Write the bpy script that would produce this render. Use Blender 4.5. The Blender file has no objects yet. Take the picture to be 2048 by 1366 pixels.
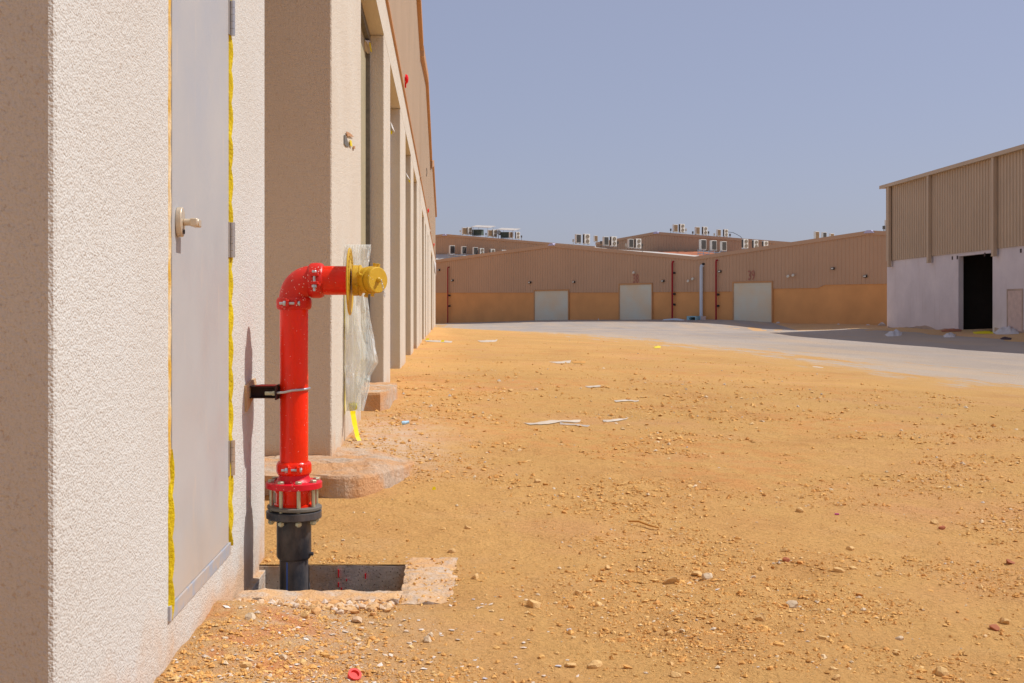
import bpy, bmesh, math, random
import numpy as np
from mathutils import Vector, Matrix, Quaternion
R = math.radians
random.seed(7); rng = np.random.default_rng(11)
SC = bpy.context.scene
COL = SC.collection

# ------------------------------------------------------------------ camera, sky, sun, exposure
F = 2300.0; U0 = 892.0; V0 = 624.0; CH = 0.98
cam = bpy.data.cameras.new('camera'); camo = bpy.data.objects.new('camera', cam); COL.objects.link(camo)
cam.sensor_width = 36; cam.lens = F/2048*36
cam.shift_x = (1024-U0)/2048; cam.shift_y = -(683-V0)/2048
cam.clip_start = 0.05; cam.clip_end = 3000
camo.location = (0, 0, CH); camo.rotation_euler = (R(90), 0, 0)
SC.camera = camo
SUN = Vector((1.0, 0.06, 1.30)).normalized()      # towards the sun
el = math.asin(SUN.z); az = math.atan2(SUN.x, SUN.y)
w = bpy.data.worlds.new('World'); SC.world = w; w.use_nodes = True
nt = w.node_tree; nt.nodes.clear()
sky = nt.nodes.new('ShaderNodeTexSky'); sky.sky_type = 'NISHITA'; sky.sun_disc = False
sky.sun_elevation = el; sky.sun_rotation = az
sky.air_density = 1.0; sky.dust_density = 1.6; sky.ozone_density = 2.0; sky.altitude = 0
hsv = nt.nodes.new('ShaderNodeHueSaturation'); hsv.inputs['Saturation'].default_value = 1.0
gm = nt.nodes.new('ShaderNodeMix'); gm.data_type = 'RGBA'; gm.blend_type = 'MULTIPLY'; gm.inputs[0].default_value = 1
gm.inputs[7].default_value = (1.08, 1.02, 1.26, 1)
bg = nt.nodes.new('ShaderNodeBackground'); bg.inputs['Strength'].default_value = 0.075
wo = nt.nodes.new('ShaderNodeOutputWorld')
nt.links.new(sky.outputs[0], hsv.inputs['Color']); nt.links.new(hsv.outputs[0], gm.inputs[6])
hz = nt.nodes.new('ShaderNodeMix'); hz.data_type = 'RGBA'; hz.inputs[0].default_value = 0.55   # thick dust haze evens the sky out
hz.inputs[7].default_value = (5.05, 5.35, 6.5, 1)
nt.links.new(gm.outputs[2], hz.inputs[6]); nt.links.new(hz.outputs[2], bg.inputs['Color']); nt.links.new(bg.outputs[0], wo.inputs[0])
sl = bpy.data.lights.new('sun', 'SUN'); sl.energy = 3.5; sl.angle = R(0.5); sl.color = (1.0, 0.975, 0.94)
so = bpy.data.objects.new('sun', sl); COL.objects.link(so)
so.rotation_euler = (-SUN).to_track_quat('-Z', 'Y').to_euler()
SC.view_settings.view_transform = 'Standard'; SC.view_settings.look = 'None'
SC.view_settings.exposure = 0.2; SC.view_settings.gamma = 1.0
SC.render.engine = 'CYCLES'
SC.cycles.max_bounces = 6; SC.cycles.diffuse_bounces = 4; SC.cycles.transparent_max_bounces = 12

# ------------------------------------------------------------------ materials
def srgb(r, g, b):
    f = lambda c: (c/255)/12.92 if c/255 <= 0.04045 else (((c/255)+0.055)/1.055)**2.4
    return (f(r), f(g), f(b))
class N:
    def __init__(s, name, rough=0.85, metal=0.0, spec=0.3):
        s.m = bpy.data.materials.new(name); s.m.use_nodes = True; s.t = s.m.node_tree
        s.b = s.t.nodes['Principled BSDF']; s.b.inputs['Roughness'].default_value = rough
        s.b.inputs['Metallic'].default_value = metal; s.b.inputs['Specular IOR Level'].default_value = spec
        s.tc = None
    def co(s, sc=(1, 1, 1)):
        g = s.t.nodes.new('ShaderNodeNewGeometry') if s.tc is None else s.tc
        s.tc = g
        mp = s.t.nodes.new('ShaderNodeMapping'); mp.inputs['Scale'].default_value = sc
        s.t.links.new(g.outputs['Position'], mp.inputs['Vector']); return mp.outputs[0]
    def noise(s, scale, detail=3, rough=0.55, sc=(1, 1, 1), dist=0):
        n = s.t.nodes.new('ShaderNodeTexNoise'); n.inputs['Scale'].default_value = scale
        n.inputs['Detail'].default_value = detail; n.inputs['Roughness'].default_value = rough
        n.inputs['Distortion'].default_value = dist
        s.t.links.new(s.co(sc), n.inputs['Vector']); return n.outputs[0]
    def voro(s, scale, sc=(1, 1, 1), out='Distance', feat='F1'):
        n = s.t.nodes.new('ShaderNodeTexVoronoi'); n.inputs['Scale'].default_value = scale; n.feature = feat
        s.t.links.new(s.co(sc), n.inputs['Vector']); return n.outputs[out]
    def ramp(s, src, stops):
        r = s.t.nodes.new('ShaderNodeValToRGB'); e = r.color_ramp.elements
        while len(e) < len(stops): e.new(0.5)
        for k, (p, c) in enumerate(stops):
            e[k].position = p
            e[k].color = (c, c, c, 1) if isinstance(c, (int, float)) else (*c, 1)
        s.t.links.new(src, r.inputs[0]); return r.outputs[0]
    def mix(s, fac, a, b, mode='MIX'):
        n = s.t.nodes.new('ShaderNodeMix'); n.data_type = 'RGBA'; n.blend_type = mode
        for v, i in ((fac, 0), (a, 6), (b, 7)):
            if isinstance(v, (int, float)): n.inputs[i].default_value = v if i == 0 else (v, v, v, 1)
            elif isinstance(v, tuple): n.inputs[i].default_value = (*v, 1)
            else: s.t.links.new(v, n.inputs[i])
        return n.outputs[2]
    def math(s, op, a, b=0.0, clamp=False):
        n = s.t.nodes.new('ShaderNodeMath'); n.operation = op; n.use_clamp = clamp
        for v, i in ((a, 0), (b, 1)):
            if isinstance(v, (int, float)): n.inputs[i].default_value = v
            else: s.t.links.new(v, n.inputs[i])
        return n.outputs[0]
    def z(s, comp=2):
        x = s.t.nodes.new('ShaderNodeSeparateXYZ'); s.co(); s.t.links.new(s.tc.outputs['Position'], x.inputs[0]); return x.outputs[comp]
    def attr(s, name):
        a = s.t.nodes.new('ShaderNodeAttribute'); a.attribute_name = name; return a.outputs['Fac']
    def island(s):
        s.co(); return s.tc.outputs['Random Per Island']
    def color(s, c):
        if isinstance(c, tuple): s.b.inputs['Base Color'].default_value = (*c, 1)
        else: s.t.links.new(c, s.b.inputs['Base Color'])
        return s
    def rough(s, c): s.t.links.new(c, s.b.inputs['Roughness']); return s
    def bump(s, h, dist, strength=1.0):
        n = s.t.nodes.new('ShaderNodeBump'); n.inputs['Distance'].default_value = dist; n.inputs['Strength'].default_value = strength
        s.t.links.new(h, n.inputs['Height'])
        if s.b.inputs['Normal'].is_linked:
            s.t.links.new(s.b.inputs['Normal'].links[0].from_socket, n.inputs['Normal'])
        s.t.links.new(n.outputs[0], s.b.inputs['Normal']); return s

def simple(name, c, rough=0.7, metal=0.0, var=0.15, scale=8, bump=0.0, bscale=60, spec=0.3):
    n = N(name, rough, metal, spec)
    d = tuple(x*(1-var) for x in c); e = tuple(min(1, x*(1+var*0.6)) for x in c)
    n.color(n.ramp(n.noise(scale, 4), [(0.3, d), (0.7, e)]))
    if bump: n.bump(n.noise(bscale, 3), bump)
    return n.m
M = {}
def stucco(name, base, pit, grain, depth, pits):
    n = N(name, 0.92, spec=0.15)
    big = n.noise(1.3, 4)
    c = n.mix(n.ramp(big, [(0.35, 0.0), (0.7, 1.0)]), base, tuple(x*y for x, y in zip(base, (0.95, 0.925, 0.90))))
    fine = n.noise(grain, 4, 0.7)
    c = n.mix(n.ramp(fine, [(0.34, 0.55), (0.47, 0.0)]), c, tuple(x*.68 for x in base))
    p = n.noise(grain*0.36, 3, 0.62, sc=(1, 1.25, 0.75), dist=0.4)
    pm = n.ramp(p, [(0.62, 0.0), (0.67, pits)])
    c = n.mix(pm, c, pit)
    zz = n.math('ADD', n.z(), n.math('MULTIPLY', n.math('SUBTRACT', n.noise(3.5, 5), 0.5), 0.5))
    dm = n.ramp(zz, [(0.0, 0.7), (0.08, 0.3), (0.2, 0.0)])
    c = n.mix(dm, c, srgb(206, 160, 112))
    n.color(c)
    h = n.math('SUBTRACT', n.math('ADD', n.math('MULTIPLY', n.voro(grain*0.55), -0.55), n.math('MULTIPLY', n.noise(grain*0.16, 4, 0.65), 1.6)), n.math('MULTIPLY', pm, 0.5))
    n.bump(h, depth, 0.9)
    return n.m
M['stucco'] = stucco('stucco', srgb(209, 207, 200), srgb(180, 152, 122), 320, 0.0040, 0.35)
M['stucco_far'] = stucco('stucco_cream', srgb(211, 202, 186), srgb(190, 160, 126), 200, 0.006, 0.35)
M['clad'] = simple('beige_sheet', srgb(192, 170, 144), 0.6, 0, 0.07, 0.6, spec=0.3)
M['clad_far'] = simple('tan_sheet', srgb(190, 156, 126), 0.6, 0, 0.08, 0.15, spec=0.3)
M['trim'] = simple('tan_trim', srgb(190, 142, 96), 0.55, 0, 0.1, 1)
M['ochre'] = simple('ochre_paint', srgb(216, 158, 100), 0.85, 0, 0.12, 0.35, 0.002, 20)
M['roof'] = simple('roof_sheet', srgb(200, 190, 178), 0.6, 0, 0.1, 1)
M['jamb'] = simple('jamb_render', srgb(186, 165, 145), 0.9, 0, 0.1, 2, 0.002, 60)
M['shutter'] = simple('shutter_grey', srgb(168, 158, 128), 0.6, 0, 0.08, 2)
M['dark'] = simple('interior_shade', srgb(52, 48, 45), 0.95, 0, 0.2, 1)  # shade of the unlit room put into the wall colour
M['door'] = simple('door_paint', srgb(196, 192, 192), 0.45, 0, 0.035, 2.5, spec=0.4)
n = N('door_scuffed', 0.42, spec=0.4)
c = n.ramp(n.noise(2.0, 4), [(0.3, srgb(172, 171, 170)), (0.7, srgb(180, 178, 175))])
c = n.mix(n.ramp(n.noise(5, 5, 0.6, sc=(1, 3, 0.6)), [(0.62, 0.0), (0.74, 0.35)]), c, srgb(205, 190, 172))
zz = n.math('ADD', n.z(), n.math('MULTIPLY', n.noise(6, 4), 0.25))
c = n.mix(n.ramp(zz, [(0.30, 0.35), (0.52, 0.0)]), c, srgb(206, 172, 130)); n.color(c)
n.rough(n.ramp(n.noise(4, 4), [(0.3, 0.35), (0.7, 0.6)])); M['door'] = n.m
n = N('galvanised_sill', 0.5, 0.3)
c = n.mix(n.ramp(n.noise(9, 5, 0.6, sc=(1, 1, 1)), [(0.45, 0.0), (0.55, 1.0)]), srgb(176, 182, 192), srgb(196, 186, 176)); n.color(c); M['sill'] = n.m
n = N('foam_yellow', 0.8)
n.color(n.ramp(n.noise(30, 4), [(0.35, srgb(196, 168, 16)), (0.7, srgb(222, 196, 20))])); n.bump(n.noise(120, 3), 0.004); M['foam'] = n.m
n = N('foam_faded', 0.85)
n.color(n.ramp(n.noise(14, 5, sc=(1, 1, 0.5)), [(0.42, srgb(214, 170, 72)), (0.60, srgb(226, 206, 170))])); n.bump(n.noise(120, 3), 0.003); M['foam_faded'] = n.m
M['tape'] = simple('yellow_tape', srgb(238, 214, 10), 0.5, 0, 0.08, 20)
M['steel'] = simple('brushed_steel', srgb(205, 198, 190), 0.3, 0.85, 0.08, 30)
M['handle'] = simple('dusty_handle', srgb(206, 190, 166), 0.42, 0.45, 0.1, 30)
M['zinc'] = simple('zinc_plated', srgb(186, 186, 160), 0.38, 0.6, 0.12, 50)
M['galv'] = simple('galvanised', srgb(190, 194, 198), 0.35, 0.75, 0.12, 50)
def redpaint(name, c, speck, dirt, rough):
    n = N(name, rough, spec=0.35)
    base = n.ramp(n.noise(9, 4, sc=(1, 1, 0.35)), [(0.3, tuple(x*0.80 for x in c)), (0.7, c)])
    base = n.mix(n.ramp(n.noise(6, 5, 0.65, sc=(1.4, 1.4, 0.5)), [(0.47, 0.0), (0.74, dirt)]), base, srgb(120, 48, 20))
    v = n.voro(130, sc=(1, 1, 0.6))
    g = n.math('GREATER_THAN', n.noise(26, 2), 0.53)
    sp = n.math('MULTIPLY', n.math('LESS_THAN', v, speck), g)
    base = n.mix(sp, base, srgb(236, 214, 204)); n.color(base)
    n.rough(n.ramp(n.noise(20, 4), [(0.3, rough*0.85), (0.7, min(1, rough*1.35))]))
    n.bump(n.noise(70, 3), 0.0012)
    return n.m
M['red'] = redpaint('red_gloss', (0.95, 0.022, 0.002), 0.10, 0.35, 0.2)
M['red_matt'] = redpaint('red_cast', (0.70, 0.022, 0.012), 0.2, 0.25, 0.42)
M['red_crimson'] = redpaint('red_primer', (0.74, 0.006, 0.022), 0.15, 0.12, 0.38)
M['gold'] = redpaint('gold_paint', srgb(214, 172, 48), 0.13, 0.12, 0.36)
n = N('black_plastic', 0.42, spec=0.4)
n.color(n.mix(n.ramp(n.noise(12, 5, 0.65, sc=(1, 1, 0.5)), [(0.42, 0.0), (0.8, 0.75)]), srgb(50, 52, 58), srgb(122, 112, 104)))
n.bump(n.noise(90, 3), 0.0008); M['pe'] = n.m
M['ring'] = simple('dusty_ring', srgb(112, 108, 100), 0.7, 0.1, 0.2, 20)
M['blue'] = simple('blue_stripe', srgb(52, 92, 170), 0.4)
M['strut'] = simple('dark_strut', srgb(66, 48, 44), 0.6, 0.3, 0.2, 40)
M['mortar'] = simple('mortar_patch', srgb(206, 172, 132), 0.95, 0, 0.15, 30, 0.006, 90)
n = N('concrete_block', 0.95, spec=0.15); n.co(); sx = n.t.nodes.new('ShaderNodeSeparateXYZ'); n.t.links.new(n.tc.outputs['Normal'], sx.inputs[0]); upn = sx.outputs[2]
c = n.ramp(n.noise(25, 5), [(0.3, srgb(172, 162, 150)), (0.7, srgb(204, 192, 178))])
c = n.mix(n.ramp(n.voro(75), [(0.14, 0.8), (0.24, 0.0)]), c, srgb(92, 78, 66))
c = n.mix(n.ramp(n.noise(3.5, 5, 0.6), [(0.5, 0.0), (0.66, 0.75)]), c, srgb(196, 150, 106))
c = n.mix(n.math('MULTIPLY', n.ramp(upn, [(0.35, 0.0), (0.8, 1.0)]), n.ramp(n.noise(14, 5, 0.65), [(0.34, 0.15), (0.6, 0.85)])), c, srgb(214, 168, 114)); n.color(c)
n.bump(n.noise(90, 4), 0.008); M['block'] = n.m
n = N('rough_concrete', 0.95, spec=0.15)
c = n.ramp(n.noise(20, 5), [(0.3, srgb(186, 164, 142)), (0.7, srgb(212, 190, 166))])
c = n.mix(n.ramp(n.noise(3.0, 5, 0.6), [(0.40, 0.0), (0.58, 0.85)]), c, srgb(212, 158, 106)); n.color(c)
n.bump(n.noise(60, 5, 0.65), 0.018); M['conc'] = n.m
# dirt
def dirtcolor(n):
    a = n.ramp(n.noise(0.55, 5, 0.6), [(0.32, srgb(208, 156, 98)), (0.5, srgb(216, 168, 104)), (0.7, srgb(214, 160, 108))])
    b2 = n.ramp(n.noise(55, 5, 0.7), [(0.32, 0.84), (0.5, 1.02), (0.70, 1.12)])
    c = n.mix(1.0, a, b2, 'MULTIPLY')
    return n.mix(n.ramp(n.noise(1.4, 6, 0.65), [(0.56, 0.0), (0.72, 0.5)]), c, srgb(218, 176, 124))
n = N('orange_dirt', 0.97, spec=0.08)
c = dirtcolor(n)
c = n.mix(n.attr('mid_tone'), c, n.mix(1.0, c, (0.84, 0.86, 0.86), 'MULTIPLY'))
c = n.mix(n.math('MULTIPLY', n.attr('pale'), n.ramp(n.noise(9, 5, 0.65), [(0.36, 0.2), (0.6, 0.9)])), c, srgb(216, 188, 160))
c = n.mix(n.math('MULTIPLY', n.attr('red'), n.ramp(n.noise(5, 5, 0.6), [(0.45, 0.0), (0.6, 0.6)])), c, srgb(216, 120, 66))
c = n.mix(n.ramp(n.voro(42), [(0.05, 0.5), (0.11, 0.0)]), c, srgb(232, 200, 150))
n.color(c)
n.bump(n.noise(45, 6, 0.75), 0.026, 0.9); n.bump(n.noise(7, 4, 0.6), 0.04, 0.6)
M['dirt'] = n.m
n = N('dusty_asphalt', 0.93, spec=0.12)
a = n.ramp(n.noise(0.12, 5, 0.6, sc=(1.5, 0.7, 1)), [(0.3, srgb(158, 146, 136)), (0.7, srgb(180, 166, 153))])
a = n.mix(1.0, a, n.ramp(n.noise(30, 4, 0.7), [(0.3, 0.88), (0.7, 1.06)]), 'MULTIPLY')
a = n.mix(n.ramp(n.noise(0.5, 6, 0.65, sc=(1.0, 0.12, 1)), [(0.45, 0.0), (0.7, 0.45)]), a, srgb(204, 170, 130))
d = n.math('ADD', n.math('MULTIPLY', n.noise(1.1, 8, 0.7, sc=(1.0, 0.10, 1), dist=0.6), 0.6), n.math('MULTIPLY', n.noise(4.0, 5, 0.7, sc=(1.0, 0.16, 1)), 0.4))
ed = n.attr('dust')
m1 = n.math('ADD', n.math('MULTIPLY', n.math('SUBTRACT', d, 0.5), 13.0), n.math('MULTIPLY', n.math('SUBTRACT', ed, 0.60), 4.2), False)
m1 = n.ramp(m1, [(0.0, 0.0), (0.8, 1.0)])
a = n.mix(n.math('MULTIPLY', ed, 0.6, True), a, srgb(208, 184, 154))
c = n.mix(m1, a, n.mix(1.0, dirtcolor(n), (0.86, 0.88, 0.88), 'MULTIPLY'))
n.color(c); n.bump(n.noise(45, 6, 0.75), 0.026, 0.9); n.bump(n.noise(7, 4, 0.6), 0.04, 0.5); M['road'] = n.m
def stones(name, stops, bump=0.003):
    n = N(name, 0.95, spec=0.1)
    c = n.ramp(n.island(), stops)
    c = n.mix(1.0, c, n.ramp(n.noise(60, 4), [(0.3, 0.85), (0.7, 1.08)]), 'MULTIPLY')
    n.color(c); n.bump(n.noise(120, 3), bump); return n.m
M['pebble'] = stones('pebbles', [(0.0, srgb(206, 148, 86)), (0.4, srgb(218, 166, 98)), (0.75, srgb(220, 174, 108)), (0.93, srgb(218, 182, 126)), (0.985, srgb(220, 200, 170)), (1.0, srgb(196, 180, 164))])
M['stone'] = simple('limestone', srgb(216, 176, 118), 0.95, 0, 0.14, 5, 0.006, 70)
M['stone_grey'] = simple('grey_stone', srgb(204, 182, 152), 0.95, 0, 0.14, 14, 0.006, 70)
M['chip'] = stones('plaster_chips', [(0.0, srgb(226, 218, 208)), (0.5, srgb(214, 196, 176)), (0.9, srgb(200, 176, 150)), (1.0, srgb(190, 190, 200))], 0.001)
M['chipstone'] = stones('rubble', [(0.0, srgb(204, 152, 98)), (0.45, srgb(212, 170, 118)), (0.8, srgb(210, 180, 146)), (1.0, srgb(216, 200, 184))])
M['white_plaster'] = None
n = N('whitewashed_plaster', 0.9, spec=0.15)
c = n.ramp(n.noise(0.5, 6, 0.6), [(0.32, srgb(204, 196, 198)), (0.55, srgb(214, 206, 208)), (0.7, srgb(222, 214, 214))])
c = n.mix(n.ramp(n.noise(3.0, 5, 0.6, sc=(1, 1, 0.12)), [(0.56, 0.0), (0.72, 0.35)]), c, srgb(190, 176, 172))
n.color(c); n.bump(n.noise(6, 5), 0.01); M['white_plaster'] = n.m
M['mudbase'] = simple('muddy_base', srgb(176, 156, 142), 0.95, 0, 0.2, 1.2, 0.02, 12)
M['blockwork'] = simple('bare_blockwork', srgb(206, 184, 174), 0.95, 0, 0.14, 4, 0.01, 20)
M['acwhite'] = simple('ac_casing', srgb(222, 216, 204), 0.5, 0, 0.05, 2)
M['coil'] = simple('ac_coil', srgb(84, 80, 75), 0.7, 0.1, 0.15, 3)
M['coil_brown'] = simple('ac_coil_dusty', srgb(140, 112, 82), 0.8, 0, 0.15, 3)
M['fan'] = simple('fan_dark', srgb(92, 84, 74), 0.7)
M['fanring'] = simple('fan_guard', srgb(176, 160, 138), 0.6)
M['green'] = simple('green_unit', srgb(84, 96, 88), 0.6, 0, 0.2, 1)
M['cyan'] = simple('cyan_paint', srgb(150, 192, 202), 0.6)
M['whitep'] = simple('white_pipe', srgb(196, 206, 214), 0.5, 0, 0.05, 1)
M['redpipe'] = simple('red_pipe', srgb(158, 34, 38), 0.55, 0, 0.15, 0.6)
M['fadedred'] = simple('faded_red_lettering', srgb(168, 112, 98), 0.8, 0, 0.2, 1.5)
M['blackm'] = simple('black_fitting', srgb(60, 56, 54), 0.7)
M['lamp'] = simple('lamp_glass', srgb(214, 208, 190), 0.3)
M['lilac'] = simple('ridge_cap_paint', srgb(186, 184, 214), 0.6)
M['rust'] = simple('rusty_sheet', srgb(178, 110, 78), 0.9, 0, 0.4, 1.2)
M['doorfar'] = None
n = N('painted_shutter', 0.65, spec=0.3)
c = n.ramp(n.noise(0.35, 4), [(0.35, srgb(214, 198, 168)), (0.65, srgb(206, 208, 192))])
n.color(c); M['doorfar'] = n.m
M['bell'] = simple('bell_red', srgb(226, 10, 14), 0.35, 0, 0.05)
M['bluecap'] = simple('blue_cap', srgb(164, 204, 228), 0.5)
M['redcap'] = simple('red_cap', srgb(226, 70, 62), 0.5)
M['magenta'] = simple('magenta_plastic', srgb(196, 60, 150), 0.5)
M['stick'] = simple('dry_stick', srgb(206, 150, 78), 0.9)
n = N('plastic_film', 0.16, spec=0.8)
n.color(n.ramp(n.noise(6, 3), [(0.35, srgb(232, 242, 244)), (0.65, srgb(242, 240, 230))]))
n.b.inputs['Subsurface Weight'].default_value = 0.0
tr = n.t.nodes.new('ShaderNodeBsdfTransparent'); tl = n.t.nodes.new('ShaderNodeBsdfTranslucent')
tl.inputs[0].default_value = (0.86, 0.9, 0.88, 1)
m1 = n.t.nodes.new('ShaderNodeMixShader'); m1.inputs[0].default_value = 0.3
m2 = n.t.nodes.new('ShaderNodeMixShader'); m2.inputs[0].default_value = 0.30
n.t.links.new(n.b.outputs[0], m1.inputs[1]); n.t.links.new(tl.outputs[0], m1.inputs[2])
n.t.links.new(m1.outputs[0], m2.inputs[1]); n.t.links.new(tr.outputs[0], m2.inputs[2])
n.t.links.new(m2.outputs[0], n.t.nodes['Material Output'].inputs[0])
n.bump(n.noise(7, 2, 0.4, sc=(1, 1, 0.5), dist=0.8), 0.02, 0.3)
M['film'] = n.m
M['dusty'] = simple('dusty_plastic', srgb(206, 190, 168), 0.5, 0, 0.12, 6)
M['rag'] = simple('white_sheet', srgb(204, 198, 194), 0.7, 0, 0.12, 4)
M['darkrag'] = simple('dark_cloth', srgb(70, 52, 56), 0.9)

# ------------------------------------------------------------------ mesh helpers
class MB:
    def __init__(s): s.v = []; s.f = []
    def add(s, vs, fs):
        o = len(s.v); s.v += [tuple(v) for v in vs]; s.f += [tuple(i+o for i in f) for f in fs]; return s
    def box(s, x0, x1, y0, y1, z0, z1):
        return s.add([(x0, y0, z0), (x1, y0, z0), (x1, y1, z0), (x0, y1, z0), (x0, y0, z1), (x1, y0, z1), (x1, y1, z1), (x0, y1, z1)],
                     [(0, 3, 2, 1), (4, 5, 6, 7), (0, 1, 5, 4), (1, 2, 6, 5), (2, 3, 7, 6), (3, 0, 4, 7)])
    def hexa(s, b, t):   # 4 bottom pts ccw, 4 top pts
        return s.add(list(b)+list(t), [(0, 3, 2, 1), (4, 5, 6, 7), (0, 1, 5, 4), (1, 2, 6, 5), (2, 3, 7, 6), (3, 0, 4, 7)])
    def prism(s, poly, vec):   # poly of 3d points, extruded by vec
        k = len(poly); vec = Vector(vec); a = [Vector(p) for p in poly]
        return s.add(a+[p+vec for p in a], [tuple(range(k))[::-1], tuple(range(k, 2*k))]+[(i, (i+1) % k, k+(i+1) % k, k+i) for i in range(k)])
    def lathe(s, prof, o, ax, seg=48, cap=True):   # prof: (distance along axis, radius)
        ax = Vector(ax).normalized(); o = Vector(o)
        e = Vector((0, 0, 1)) if abs(ax.z) < 0.9 else Vector((1, 0, 0))
        a = ax.cross(e).normalized(); b = ax.cross(a)
        vs = []; fs = []
        for (h, r) in prof:
            for k in range(seg):
                t = 2*math.pi*k/seg; vs.append(o+ax*h+(a*math.cos(t)+b*math.sin(t))*r)
        for i in range(len(prof)-1):
            for k in range(seg):
                fs.append((i*seg+k, i*seg+(k+1) % seg, (i+1)*seg+(k+1) % seg, (i+1)*seg+k))
        if cap:
            fs.append(tuple(range(seg))[::-1]); L = (len(prof)-1)*seg; fs.append(tuple(range(L, L+seg)))
        return s.add(vs, fs)
    def cyl(s, p0, p1, r, seg=24):
        p0 = Vector(p0); p1 = Vector(p1); return s.lathe([(0, r), ((p1-p0).length, r)], p0, p1-p0, seg)
    def tube(s, pts, r, seg=12, closed=False):
        pts = [Vector(p) for p in pts]; n = len(pts); vs = []; fs = []; prev = None
        for i, p in enumerate(pts):
            if closed: t = (pts[(i+1) % n]-pts[i-1]).normalized()
            else: t = (pts[min(i+1, n-1)]-pts[max(i-1, 0)]).normalized()
            if prev is None:
                e = Vector((0, 0, 1)) if abs(t.z) < 0.9 else Vector((1, 0, 0)); a = t.cross(e).normalized()
            else: a = (prev-t*prev.dot(t)).normalized()
            prev = a; b = t.cross(a); rr = r[i] if isinstance(r, (list, tuple)) else r
            for k in range(seg):
                q = 2*math.pi*k/seg; vs.append(p+(a*math.cos(q)+b*math.sin(q))*rr)
        for i in range(n if closed else n-1):
            j = (i+1) % n
            for k in range(seg): fs.append((i*seg+k, i*seg+(k+1) % seg, j*seg+(k+1) % seg, j*seg+k))
        if not closed: fs.append(tuple(range(seg))[::-1]); fs.append(tuple(range((n-1)*seg, n*seg)))
        return s.add(vs, fs)
    def build(s, name, mat, parent=None, bevel=0, smooth=False, seg=2):
        me = bpy.data.meshes.new(name); me.from_pydata(s.v, [], s.f); me.update()
        o = bpy.data.objects.new(name, me); COL.objects.link(o)
        me.materials.append(M[mat] if isinstance(mat, str) else mat)
        bm = bmesh.new(); bm.from_mesh(me); bmesh.ops.recalc_face_normals(bm, faces=bm.faces); bm.to_mesh(me); bm.free()
        if smooth:
            me.polygons.foreach_set('use_smooth', [True]*len(me.polygons))
            try: me.set_sharp_from_angle(angle=R(38))
            except Exception: pass
        if bevel:
            b = o.modifiers.new('b', 'BEVEL'); b.width = bevel; b.segments = seg; b.limit_method = 'ANGLE'; b.angle_limit = R(40)
        if parent is not None:
            o.parent = parent
            q = parent
            loc = Vector((0, 0, 0))
            if q.type == 'EMPTY': loc = -Vector(q.location)
            elif q.parent is not None and q.parent.type == 'EMPTY': loc = Vector((0, 0, 0))
            o.location = loc
        return o
def empty(name, loc, label, cat, group=None):
    o = bpy.data.objects.new(name, None); COL.objects.link(o); o.location = loc; o.empty_display_size = 0.2
    o['label'] = label; o['category'] = cat
    if group: o['group'] = group
    return o
def tag(o, label, cat, group=None):
    o['label'] = label; o['category'] = cat
    if group: o['group'] = group
    return o
def recenter(o):   # origin of a one-mesh thing to its base centre
    me = o.data; n = len(me.vertices); a = np.empty(n*3); me.vertices.foreach_get('co', a); a = a.reshape(-1, 3)
    c = (a.min(0)+a.max(0))/2; c[2] = a[:, 2].min(); a -= c; me.vertices.foreach_set('co', a.ravel()); me.update()
    o.location = c; return o

# value noise
def hsh(ix, iy, seed):
    h = (ix.astype(np.int64)*374761393+iy.astype(np.int64)*668265263+seed*1442695041) & 0xffffffff
    h = ((h ^ (h >> 13))*1274126177) & 0xffffffff
    return ((h ^ (h >> 16)) & 0xffff)/65535.0
def vn(x, y, s, seed=0):
    x = x/s; y = y/s; ix = np.floor(x); iy = np.floor(y); fx = x-ix; fy = y-iy
    fx = fx*fx*(3-2*fx); fy = fy*fy*(3-2*fy); a = hsh(ix, iy, seed); b = hsh(ix+1, iy, seed); c = hsh(ix, iy+1, seed); d = hsh(ix+1, iy+1, seed)
    return (a*(1-fx)+b*fx)*(1-fy)+(c*(1-fx)+d*fx)*fy-0.5
def ss(a, b, x): t = np.clip((x-a)/(b-a), 0, 1); return t*t*(3-2*t)

# ------------------------------------------------------------------ ground shape
CP = [(-0.7, 0, 0), (-0.7, 3, 0), (-0.7, 5, 0), (2, 3, 0), (2, 8, 0.0), (5, 5, 0), (-0.7, 8, .05), (-0.7, 14, .075), (-.7, 20, .075), (-0.7, 30, .07), (-0.7, 45, .06), (-0.7, 60, .03), (-.7, 75, -.02),
      (3, 15, 0.0), (3, 30, 0.0), (3, 45, -.03), (6.8, 14, -.12), (6.8, 26, -.13), (6.5, 40, -.17), (5, 58, -.2), (2, 82, -.3), (12, 25, -.33), (12, 45, -.38), (12, 70, -.42), (10, 95, -.6),
      (19, 38, -.40), (19, 46, -.4), (19, 55, -.38), (19.3, 63, -.32), (20, 70, -.2), (26, 40, 0), (26, 52, 0), (26, 68, 0), (24, 60, -.06), (26, 25, 0), (20, 20, -.4), (12, 8, -.3), (26, 5, 0), 
      (12, 135, -.58), (-1, 150, -.85), (-1.6, 170, -.65), (12.9, 153, -.16), (22, 141, -.09), (33, 129, -.2), (42, 121, -.38), (48, 116, -.5), (25, 76, -.42), (30, 82, -.65), (21, 80, -.42), (36, 80, -.6), (33, 122, -.95), (38, 115, -1.0), (30, 104, -.8), (27, 118, -.8), (35, 96, -.8), (-30, 0, 0), (-30, 80, 0), (-30, 200, -.7), (60, 0, 0), (60, 100, -.4), (60, 200, -.4), (20, 200, -.3)]
CPn = np.array(CP, float)
def _tps(r2): return 0.5*r2*np.log(r2+1e-9)
_X = CPn[:, :2].copy(); _X[:, 1] *= 0.5
_A = _tps(((_X[:, None]-_X[None])**2).sum(2))+np.eye(len(_X))*0.2
_P = np.c_[np.ones(len(_X)), _X]
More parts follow.
